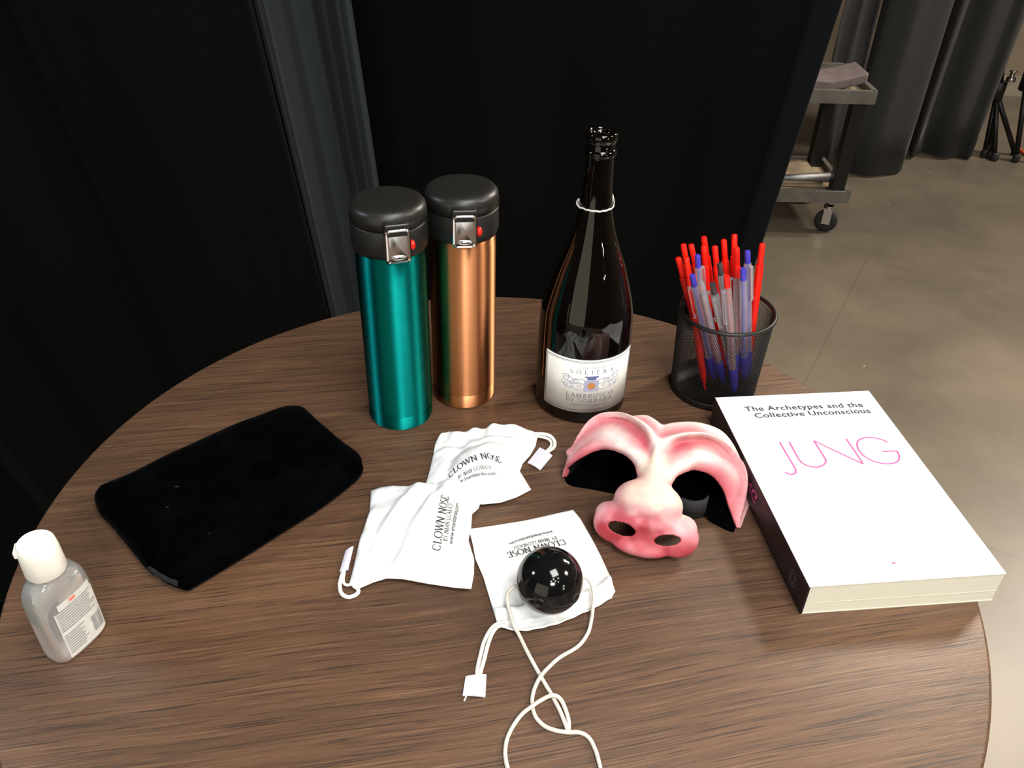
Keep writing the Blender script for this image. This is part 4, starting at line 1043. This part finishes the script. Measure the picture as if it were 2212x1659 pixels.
# ================================================================== HALF MASK WITH SNOUT
cM = lambda x, y: (1180 + x / 4.608, 860 + y / 4.608)
CREAM = (.76, .58, .48); WHITE = (.80, .66, .62); PALE = (.70, .37, .38); PINK = (.60, .19, .22); ROSE = (.48, .075, .10); DEEP = (.34, .022, .035)
Lp = [ # columns from the nose out to the temple tip; rows lip edge .. brow crest
 [(912, 805), (962, 700), (1005, 640), (1035, 540), (1085, 392)], [(868, 670), (905, 610), (960, 540), (1010, 470), (1050, 330)],
 [(765, 570), (790, 505), (850, 425), (930, 330), (930, 215)], [(580, 520), (575, 447), (645, 325), (700, 205), (715, 125)],
 [(390, 580), (385, 490), (440, 410), (450, 275), (470, 165)], [(250, 665), (245, 610), (255, 555), (268, 470), (295, 380)],
 [(200, 720), (192, 690), (190, 665), (195, 640), (205, 610)], [(160, 800), (156, 790), (154, 780), (152, 770), (150, 760)]]
Rp = [[(1237, 885), (1195, 800), (1190, 690), (1195, 520), (1195, 402)], [(1300, 800), (1290, 712), (1280, 600), (1300, 450), (1300, 370)],
 [(1390, 750), (1400, 655), (1400, 560), (1440, 420), (1450, 345)], [(1490, 728), (1520, 640), (1560, 560), (1610, 430), (1640, 357)],
 [(1650, 785), (1690, 700), (1740, 640), (1790, 540), (1830, 470)], [(1765, 925), (1835, 840), (1885, 785), (1935, 705), (1980, 640)],
 [(1825, 1100), (1885, 1010), (1920, 970), (1965, 925), (2012, 870)], [(1900, 1305), (1906, 1300), (1910, 1292), (1914, 1285), (1918, 1275)]]
Hh = [[.043, .050, .052, .0515, .058], [.044, .0515, .052, .052, .061], [.044, .052, .052, .0535, .063], [.041, .049, .050, .051, .060],
      [.034, .041, .043, .044, .051], [.022, .027, .029, .031, .036], [.011, .0145, .016, .018, .021], [.002, .0022, .0024, .0026, .003]]
for j_ in range(6): Hh[j_][3] -= .0010; Hh[j_][4] += .0005
Mp = [(1065, 838, .050), (1063, 740, .0535), (1068, 640, .0545), (1085, 520, .0555), (1125, 420, .057)]
ba = math.radians(90 - 15)
def outward(side, j):
    a = ba + side * math.radians([0, 6, 16, 32, 52, 70, 85, 95][j]); return np.array([math.cos(a), math.sin(a), 0])
OUTL = [0, 0, -4, -8, -12, -16, -20, -20]
def outwardL(j):
    a = ba + math.radians(OUTL[j]); return np.array([math.cos(a), math.sin(a), 0])
def mcol(pts, hs, o_, drop, sc):
    c = [at(*cM(*p), h) for p, h in zip(pts, hs)]; p4 = c[-1]; h4 = p4[2]
    for d, hz in ((.010 * sc, h4 - drop * .010 - .002 * sc), (.024 * sc, h4 - drop * .024 + .0015 * sc), (.036 * sc, h4 - max(drop, .75) * .036), (.043 * sc, .0015)):
        q = p4 + o_ * d; q[2] = max(hz, .0015); c.append(q)
    return c
cols = []
for j in range(7, -1, -1): cols.append(mcol(Lp[j], Hh[j], outwardL(j), [.1, .25, .5, .95, 1.3, 1.6, 2.0, 1.5][j], [1, 1, .95, .75, .6, .45, .3, .08][j]))
cols.append(mcol([p[:2] for p in Mp], [p[2] for p in Mp], outward(0, 0), .1, 1.0))
for j in range(8): cols.append(mcol(Rp[j], Hh[j], outward(-1, j), [.1, .15, .25, .45, .9, 1.6, 2.0, 1.5][j], [1, 1, 1, .9, .6, .3, .12, .05][j]))
side_pal = [ROSE, WHITE, PALE, ROSE, WHITE, PINK, WHITE, PALE, PALE]
def colr(ci, r_):
    k = abs(ci - 8)
    if k == 0: return [CREAM, CREAM, CREAM, CREAM, WHITE, PINK, WHITE, PALE, PALE][r_]
    if k == 1: return [PINK, CREAM, CREAM, PALE, WHITE, PINK, WHITE, PALE, PALE][r_]
    if k == 7: return [ROSE, PINK, PINK, PINK, PALE, PALE, PALE, PALE, PALE][r_]
    if k >= 5: return [ROSE, PINK, PALE, PINK, PALE, PALE, PALE, PALE, PALE][r_]
    if k == 4: return [ROSE, PALE, WHITE, ROSE, WHITE, PALE, WHITE, PALE, PALE][r_]
    return side_pal[r_]
def cr1(P, sub):
    return spline(P, sub)
SUB = 6
Cg = [np.array([np.r_[cols[c][r_], colr(c, r_)] for r_ in range(9)]) for c in range(17)]
dense_c = [np.array(cr1(list(c), SUB)) for c in Cg]
grid = np.array([np.array(cr1([dc[k] for dc in dense_c], SUB)) for k in range(dense_c[0].shape[0])])   # rows x cols x 6
grid[:, :, 2] = np.maximum(grid[:, :, 2], .0012)
nr, nc = grid.shape[:2]
XYZ = grid[:, :, :3]
for _ in range(4): XYZ[1:-1, 1:-1] = (XYZ[1:-1, 1:-1] * 2 + XYZ[:-2, 1:-1] + XYZ[2:, 1:-1] + XYZ[1:-1, :-2] + XYZ[1:-1, 2:]) / 6
gu = np.gradient(XYZ, axis=1); gv = np.gradient(XYZ, axis=0); NRM = np.cross(gu, gv); NRM /= (np.linalg.norm(NRM, axis=2, keepdims=True) + 1e-12)
ctr = np.array([.125, .045, .0]); flip = np.sign(((XYZ - ctr) * NRM).sum(axis=2).mean()); NRM *= flip
for _ in range(3):
    NRM[1:-1, 1:-1] = (NRM[1:-1, 1:-1] * 2 + NRM[:-2, 1:-1] + NRM[2:, 1:-1] + NRM[1:-1, :-2] + NRM[1:-1, 2:]) / 6
NRM /= (np.linalg.norm(NRM, axis=2, keepdims=True) + 1e-12)
TK = .0036
XS = XYZ.copy()
for _ in range(10): XS[1:-1, 1:-1] = (XS[1:-1, 1:-1] * 2 + XS[:-2, 1:-1] + XS[2:, 1:-1] + XS[1:-1, :-2] + XS[1:-1, 2:]) / 6
NI = NRM.copy()
for _ in range(12): NI[1:-1, 1:-1] = (NI[1:-1, 1:-1] * 2 + NI[:-2, 1:-1] + NI[2:, 1:-1] + NI[1:-1, :-2] + NI[1:-1, 2:]) / 6
NI /= (np.linalg.norm(NI, axis=2, keepdims=True) + 1e-12)
dd_ = np.maximum(((XYZ - XS) * NI).sum(axis=2, keepdims=True), 0)
INN = XYZ - NI * (TK + dd_); INN[:, :, 2] = np.maximum(INN[:, :, 2], .0008)
V = [tuple(p) for p in XYZ.reshape(-1, 3)] + [tuple(p) for p in INN.reshape(-1, 3)]; N_ = nr * nc; Fc = []
for j in range(nr - 1):
    for i in range(nc - 1):
        a = j * nc + i; Fc += [(a, a + 1, a + nc + 1, a + nc), (N_ + a, N_ + a + nc, N_ + a + nc + 1, N_ + a + 1)]
bd = list(range(nc)) + [j * nc + nc - 1 for j in range(1, nr)] + [(nr - 1) * nc + i for i in range(nc - 2, -1, -1)] + [j * nc for j in range(nr - 2, 0, -1)]
for a, b in zip(bd, bd[1:] + bd[:1]): Fc.append((a, N_ + a, N_ + b, b))
outerF = [f for f in Fc if max(f) < N_]
bvo = BVHTree.FromPolygons([Vector(v) for v in V[:N_]], outerF)
pa = math.radians(-15)
Rm = np.array([[math.cos(pa), -math.sin(pa), 0], [math.sin(pa), math.cos(pa), 0], [0, 0, 1]])
def tilt(a): c, s = math.cos(a), math.sin(a); return np.array([[1, 0, 0], [0, c, -s], [0, s, c]])
NB = [(at(*cM(1014, 1045), .031), (.0280, .0195, .0190), Rm),                          # round bulb of the nose
      (at(*cM(1062, 850), .0430), (.0125, .0150, .0085), Rm),                              # bulb running into the bridge
      (at(*cM(985, 1210), .0230), (.0270, .0150, .0120), Rm @ tilt(.75)),                  # bulb running into the snout
      (at(*cM(975, 1350), .0150), (.0360, .0150, .0085), Rm @ tilt(.75)),                  # snout plate
      (at(*cM(690, 1240), .0165), (.0185, .0165, .0088), Rm @ tilt(.75)),                  # nostril flare
      (at(*cM(640, 1150), .0180), (.0130, .0105, .0080), Rm @ tilt(.75)),
      (at(*cM(1290, 1385), .0150), (.0185, .0165, .0088), Rm @ tilt(.75)),                 # nostril flare
      (at(*cM(1360, 1310), .0160), (.0120, .0120, .0080), Rm @ tilt(.75)),
      (at(*cM(935, 1480), .0080), (.0230, .0095, .0066), Rm)]                              # lower lip of the snout
parts = [(V, Fc)] + [ellipsoid(c, r_, R_) for c, r_, R_ in NB]
mk = thing('half_mask', 'pink and cream half mask with brows and a pig-like snout beside the book', 'mask', (.125, .03, 0))
mb = obj('mask_shell', *merge(*parts), BALLM, mk)
cut = []
for (x, y, rx, ry, a0) in ((752, 1300, 135, 60, 18), (1205, 1415, 125, 52, -2)):
    pl = []
    for k in range(20):
        a = 2 * PI * k / 20; X, Y = rx * math.cos(a), ry * math.sin(a); c, s = math.cos(math.radians(a0)), math.sin(math.radians(a0))
        pl.append(cM(x + c * X - s * Y, y + s * X + c * Y))
    vv = [tuple(at(u, v, .040)) for u, v in pl] + [tuple(at(u, v, -.004)) for u, v in pl]
    cut.append((vv, [tuple(reversed(range(20))), tuple(range(20, 40))] + [(k, (k + 1) % 20, 20 + (k + 1) % 20, 20 + k) for k in range(20)]))
rm = mb.modifiers.new('r', 'REMESH'); rm.mode = 'VOXEL'; rm.voxel_size = .00095
bake(mb)
vg = mb.vertex_groups.new(name='snout')
_of = np.array([mk.location[0], mk.location[1], mk.location[2] - TZ])
for v_ in mb.data.vertices:
    p_ = np.array(v_.co) + _of
    e_ = min(np.linalg.norm((R_.T @ (p_ - c_)) / r_) for c_, r_, R_ in NB)
    if e_ < 1.35: vg.add([v_.index], max(0.0, min(1.0, (1.35 - e_) / .3)), 'REPLACE')
s0_ = mb.modifiers.new('s0', 'SMOOTH'); s0_.iterations = 40; s0_.factor = .5; s0_.vertex_group = 'snout'
bake(mb); mb.vertex_groups.clear()
cuto = obj('cutter', *merge(*cut), BALLM, mk, False)
bo_ = mb.modifiers.new('b', 'BOOLEAN'); bo_.operation = 'DIFFERENCE'; bo_.object = cuto; bo_.solver = 'EXACT'
s_ = mb.modifiers.new('s', 'SMOOTH'); s_.iterations = 14; s_.factor = .5
bake(mb)
bpy.data.objects.remove(cuto)
# paint
samp = []
for r_ in range(nr):
    for c in range(nc): samp.append((grid[r_, c, :3], grid[r_, c, 3:], 1.0))
SP = np.array([s[0] for s in samp]); SC_ = np.array([s[1] for s in samp])
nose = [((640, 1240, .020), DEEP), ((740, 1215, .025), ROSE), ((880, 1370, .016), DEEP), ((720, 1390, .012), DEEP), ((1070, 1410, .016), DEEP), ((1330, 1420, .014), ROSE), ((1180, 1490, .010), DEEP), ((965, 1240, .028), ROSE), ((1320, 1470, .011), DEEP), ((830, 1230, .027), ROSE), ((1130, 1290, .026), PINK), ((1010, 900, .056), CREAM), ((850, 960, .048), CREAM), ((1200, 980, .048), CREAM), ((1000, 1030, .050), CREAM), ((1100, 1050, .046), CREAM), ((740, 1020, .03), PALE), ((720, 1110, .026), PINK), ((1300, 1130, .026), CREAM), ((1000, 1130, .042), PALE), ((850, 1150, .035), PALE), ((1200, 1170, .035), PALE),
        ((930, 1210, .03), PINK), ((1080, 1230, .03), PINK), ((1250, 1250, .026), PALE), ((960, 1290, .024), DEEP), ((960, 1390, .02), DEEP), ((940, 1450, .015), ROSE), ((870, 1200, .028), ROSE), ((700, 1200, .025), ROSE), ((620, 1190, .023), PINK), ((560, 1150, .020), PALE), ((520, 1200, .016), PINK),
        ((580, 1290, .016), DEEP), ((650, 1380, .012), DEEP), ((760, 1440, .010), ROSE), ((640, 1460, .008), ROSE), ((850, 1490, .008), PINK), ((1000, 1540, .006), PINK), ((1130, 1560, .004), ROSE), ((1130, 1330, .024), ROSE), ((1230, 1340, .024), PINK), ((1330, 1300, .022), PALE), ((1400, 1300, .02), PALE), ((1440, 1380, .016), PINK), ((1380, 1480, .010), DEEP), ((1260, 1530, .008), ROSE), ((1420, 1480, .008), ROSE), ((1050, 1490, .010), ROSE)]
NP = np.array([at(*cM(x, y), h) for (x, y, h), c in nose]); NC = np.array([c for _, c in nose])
me = mb.data
ca = me.color_attributes.new('paint', 'FLOAT_COLOR', 'POINT')
offr = np.array([mk.location[0], mk.location[1], mk.location[2] - TZ])
EL = [(np.array(c), np.array(r_), np.array(R_)) for c, r_, R_ in NB]
n_v = len(me.vertices); co = np.empty(n_v * 3); me.vertices.foreach_get('co', co); co = co.reshape(-1, 3) + offr
outc = np.ones((n_v, 4))
_m = (nr // 2) * nc + nc // 2 + 20
SGN = 1.0 if bvo.find_nearest(Vector(XYZ.reshape(-1, 3)[_m]))[1].dot(Vector(NRM.reshape(-1, 3)[_m])) > 0 else -1.0
bvm = BVHTree.FromPolygons([Vector(q) for q in co], [tuple(q.vertices) for q in me.polygons])
for i in range(n_v):
    p = co[i]
    e = min(np.linalg.norm((R_.T @ (p - c)) / r_) for c, r_, R_ in EL)
    nearest, nn, idx, dist = bvo.find_nearest(Vector(p))
    if e < 1.10 and (dist > .0008 or e < .98 + 0):
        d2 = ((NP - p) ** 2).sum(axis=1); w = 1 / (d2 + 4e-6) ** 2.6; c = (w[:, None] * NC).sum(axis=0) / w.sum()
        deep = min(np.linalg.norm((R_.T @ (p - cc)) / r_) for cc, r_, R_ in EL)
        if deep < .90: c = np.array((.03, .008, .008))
    else:
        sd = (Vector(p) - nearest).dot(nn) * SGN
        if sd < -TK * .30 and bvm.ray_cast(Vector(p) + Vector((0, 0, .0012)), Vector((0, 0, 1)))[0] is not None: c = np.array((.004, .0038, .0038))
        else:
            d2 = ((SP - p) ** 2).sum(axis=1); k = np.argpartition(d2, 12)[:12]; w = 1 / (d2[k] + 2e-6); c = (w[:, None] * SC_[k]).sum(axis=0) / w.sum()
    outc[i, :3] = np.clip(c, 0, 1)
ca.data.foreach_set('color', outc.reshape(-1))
MASKM = mat('painted_papier_mache', (.8, .6, .6, 1), 0.55)
Nn, Ll, Bb = nodes(MASKM)
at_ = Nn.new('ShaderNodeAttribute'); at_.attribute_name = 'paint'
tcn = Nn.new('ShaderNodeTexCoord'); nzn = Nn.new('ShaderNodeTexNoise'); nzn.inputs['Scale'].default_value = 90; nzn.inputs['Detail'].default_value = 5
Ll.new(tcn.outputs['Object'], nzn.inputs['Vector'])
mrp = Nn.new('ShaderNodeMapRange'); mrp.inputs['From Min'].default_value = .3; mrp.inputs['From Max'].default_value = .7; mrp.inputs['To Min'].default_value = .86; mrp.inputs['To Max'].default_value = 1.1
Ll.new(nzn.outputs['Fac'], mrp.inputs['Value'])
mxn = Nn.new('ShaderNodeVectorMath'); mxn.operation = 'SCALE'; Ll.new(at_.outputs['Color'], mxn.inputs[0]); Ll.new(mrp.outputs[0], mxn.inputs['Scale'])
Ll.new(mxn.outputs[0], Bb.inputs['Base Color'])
me.materials.clear(); me.materials.append(MASKM)
for pl in me.polygons: pl.use_smooth = True
add_bump(MASKM, 260, .18, .0006)
# black pad added on the table to darken the hollow under the shell
pad_px = [(190, 800), (230, 855), (330, 880), (500, 908), (700, 945), (860, 960), (1050, 1010), (1250, 1040), (1380, 1085), (1600, 1095), (1612, 1200), (1710, 1262), (1830, 1318), (1878, 1300), (1840, 1100), (1790, 880), (1600, 640), (1300, 560), (1000, 560), (700, 430), (420, 560), (230, 720)]
LO = spline([tuple(at(*cM(*q), .0015)) for q in pad_px], 4, True); lc = np.mean(np.array(LO), axis=0); V, Fc = [], []; n = len(LO)
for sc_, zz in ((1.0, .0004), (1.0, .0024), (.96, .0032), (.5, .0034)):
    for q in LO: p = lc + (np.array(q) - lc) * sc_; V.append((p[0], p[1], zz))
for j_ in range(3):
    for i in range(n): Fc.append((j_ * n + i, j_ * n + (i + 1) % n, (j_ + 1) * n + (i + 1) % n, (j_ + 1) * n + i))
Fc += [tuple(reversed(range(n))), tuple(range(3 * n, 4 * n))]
obj('dark_hollow_pad', V, Fc, VELVET, mk, label='black pad added inside the mask for its dark hollow')
# elastic strap lying inside the shell
sp = [at(*cM(x, y), h) for x, y, h in ((1330, 1090, .010), (1400, 1120, .010), (1480, 1128, .010), (1560, 1110, .010), (1600, 1070, .010))]
S_ = spline(sp, 8); V, Fc = [], []
for q in S_:
    V += [(q[0], q[1], .0012), (q[0], q[1], .021)]
for i in range(len(S_) - 1): Fc.append((2 * i, 2 * i + 2, 2 * i + 3, 2 * i + 1))
STRAP = mat('dark_grey_elastic_band', srgb(27, 27, 29), .8); add_bump(STRAP, 900, .3, .0003)
o = obj('head_strap', V, Fc, STRAP, mk, label='dark grey elastic strap'); sm = o.modifiers.new('s', 'SOLIDIFY'); sm.thickness = .0012

# ================================================================== SANITISER BOTTLE
Pq = [at(100, 1406, .002), at(139, 1443, .002), at(223, 1365, .002)]
fdir = Pq[2] - Pq[1]; fw_ = np.linalg.norm(fdir); fdir = fdir / fw_; ndir = np.array([fdir[1], -fdir[0], 0])
hwid, hdep = .0205, .0125
sc0 = Pq[1] + fdir * hwid - ndir * (hdep - .001); sc0[2] = 0
def sl(x, y, z): q = sc0 + fdir * x + ndir * y; return (q[0], q[1], z)
sb = thing('hand_sanitiser_bottle', 'small clear hand sanitiser bottle with white flip cap at the left table edge', 'bottle', sc0)
def sup(a, b, n=48, e=3.2):
    out = []
    for k in range(n):
        t = 2 * PI * k / n; c, s = math.cos(t), math.sin(t)
        out.append((a * math.copysign(abs(c) ** (2 / e), c), b * math.copysign(abs(s) ** (2 / e), s)))
    return out
lev = [(.0165, .009, .0, 3), (.0190, .0112, .0012, 3.2), (.0203, .0123, .004, 3.4), (.0205, .0125, .01, 3.4), (.0205, .0125, .050, 3.4), (.0203, .0124, .056, 3.2), (.0192, .0120, .062, 3.0), (.0165, .0112, .067, 2.6), (.0130, .0105, .070, 2.2), (.0105, .0100, .0715, 2.0), (.0100, .0100, .076, 2.0)]
V, Fc = [], []
for a, b, z, e in lev: V += [sl(x, y, z) for x, y in sup(a, b, 48, e)]
for i in range(len(lev) - 1):
    for k in range(48): Fc.append((i * 48 + k, i * 48 + (k + 1) % 48, (i + 1) * 48 + (k + 1) % 48, (i + 1) * 48 + k))
Fc += [tuple(reversed(range(48))), tuple(range((len(lev) - 1) * 48, len(lev) * 48))]
obj('bottle_body', V, Fc, GEL, sb, label='clear plastic body filled with gel')
cz = .0735
capo = obj('flip_cap', *lathe([(.0122, 0), (.0127, .001), (.0122, .018), (.0114, .0245), (.0106, .0256), (.0005, .0260)], sc0[0], sc0[1], cz, 64), CAPM, sb, label='white flip cap'); autosmooth(capo, .7)
cl_ = np.array([-.75, -.25]); cl_ /= np.linalg.norm(cl_)
obj('cap_tab', *box(sc0[0] + cl_[0] * .0116, sc0[1] + cl_[1] * .0116, cz + .0205, .0030, .010, .0055, math.atan2(cl_[1], cl_[0])), CAPM, capo, False); bevel(capo.children[0], .001)
def facegrid(x0, x1, z0, z1, d, n=14):
    def yy(x): return hdep * (1 - abs(x / hwid) ** 3.4) ** (1 / 3.4) if abs(x) < hwid else 0
    V = [sl(x0 + (x1 - x0) * i / n, yy(x0 + (x1 - x0) * i / n) + d, z) for z in (z0, z1) for i in range(n + 1)]
    return V, [(i, i + 1, n + 2 + i, n + 1 + i) for i in range(n)]
ll = obj('back_label', *merge(facegrid(-.0135, .0180, .005, .0475, .0003), facegrid(-.010, .0165, .0475, .0535, .0003)), LABELW, sb, False, label='pale label with small grey print')
rows = []
random.seed(3)
for k in range(9): rows.append(facegrid(-.0125, .016 - random.uniform(0, .006), .0470 - .0021 * k, .0470 - .0021 * k + .0011, .0006, 10))
for k in range(9): rows.append(facegrid(-.0125, .004 - random.uniform(0, .005), .0255 - .0021 * k, .0255 - .0021 * k + .0010, .0006, 8))
obj('label_print', *merge(*rows), INKMID, ll, False)
bars = []
x = .0080
while x < .0165:
    w_ = random.choice((.0003, .0005, .0007)); bars.append(facegrid(x, x + w_, .010, .0245, .0006, 1)); x += w_ + random.choice((.0003, .0004, .0006))
obj('barcode', *merge(*bars), INKMID, ll, False)
obj('red_mark', *facegrid(-.001, .0035, .0500, .0525, .0006, 4), INKRED, ll, False)
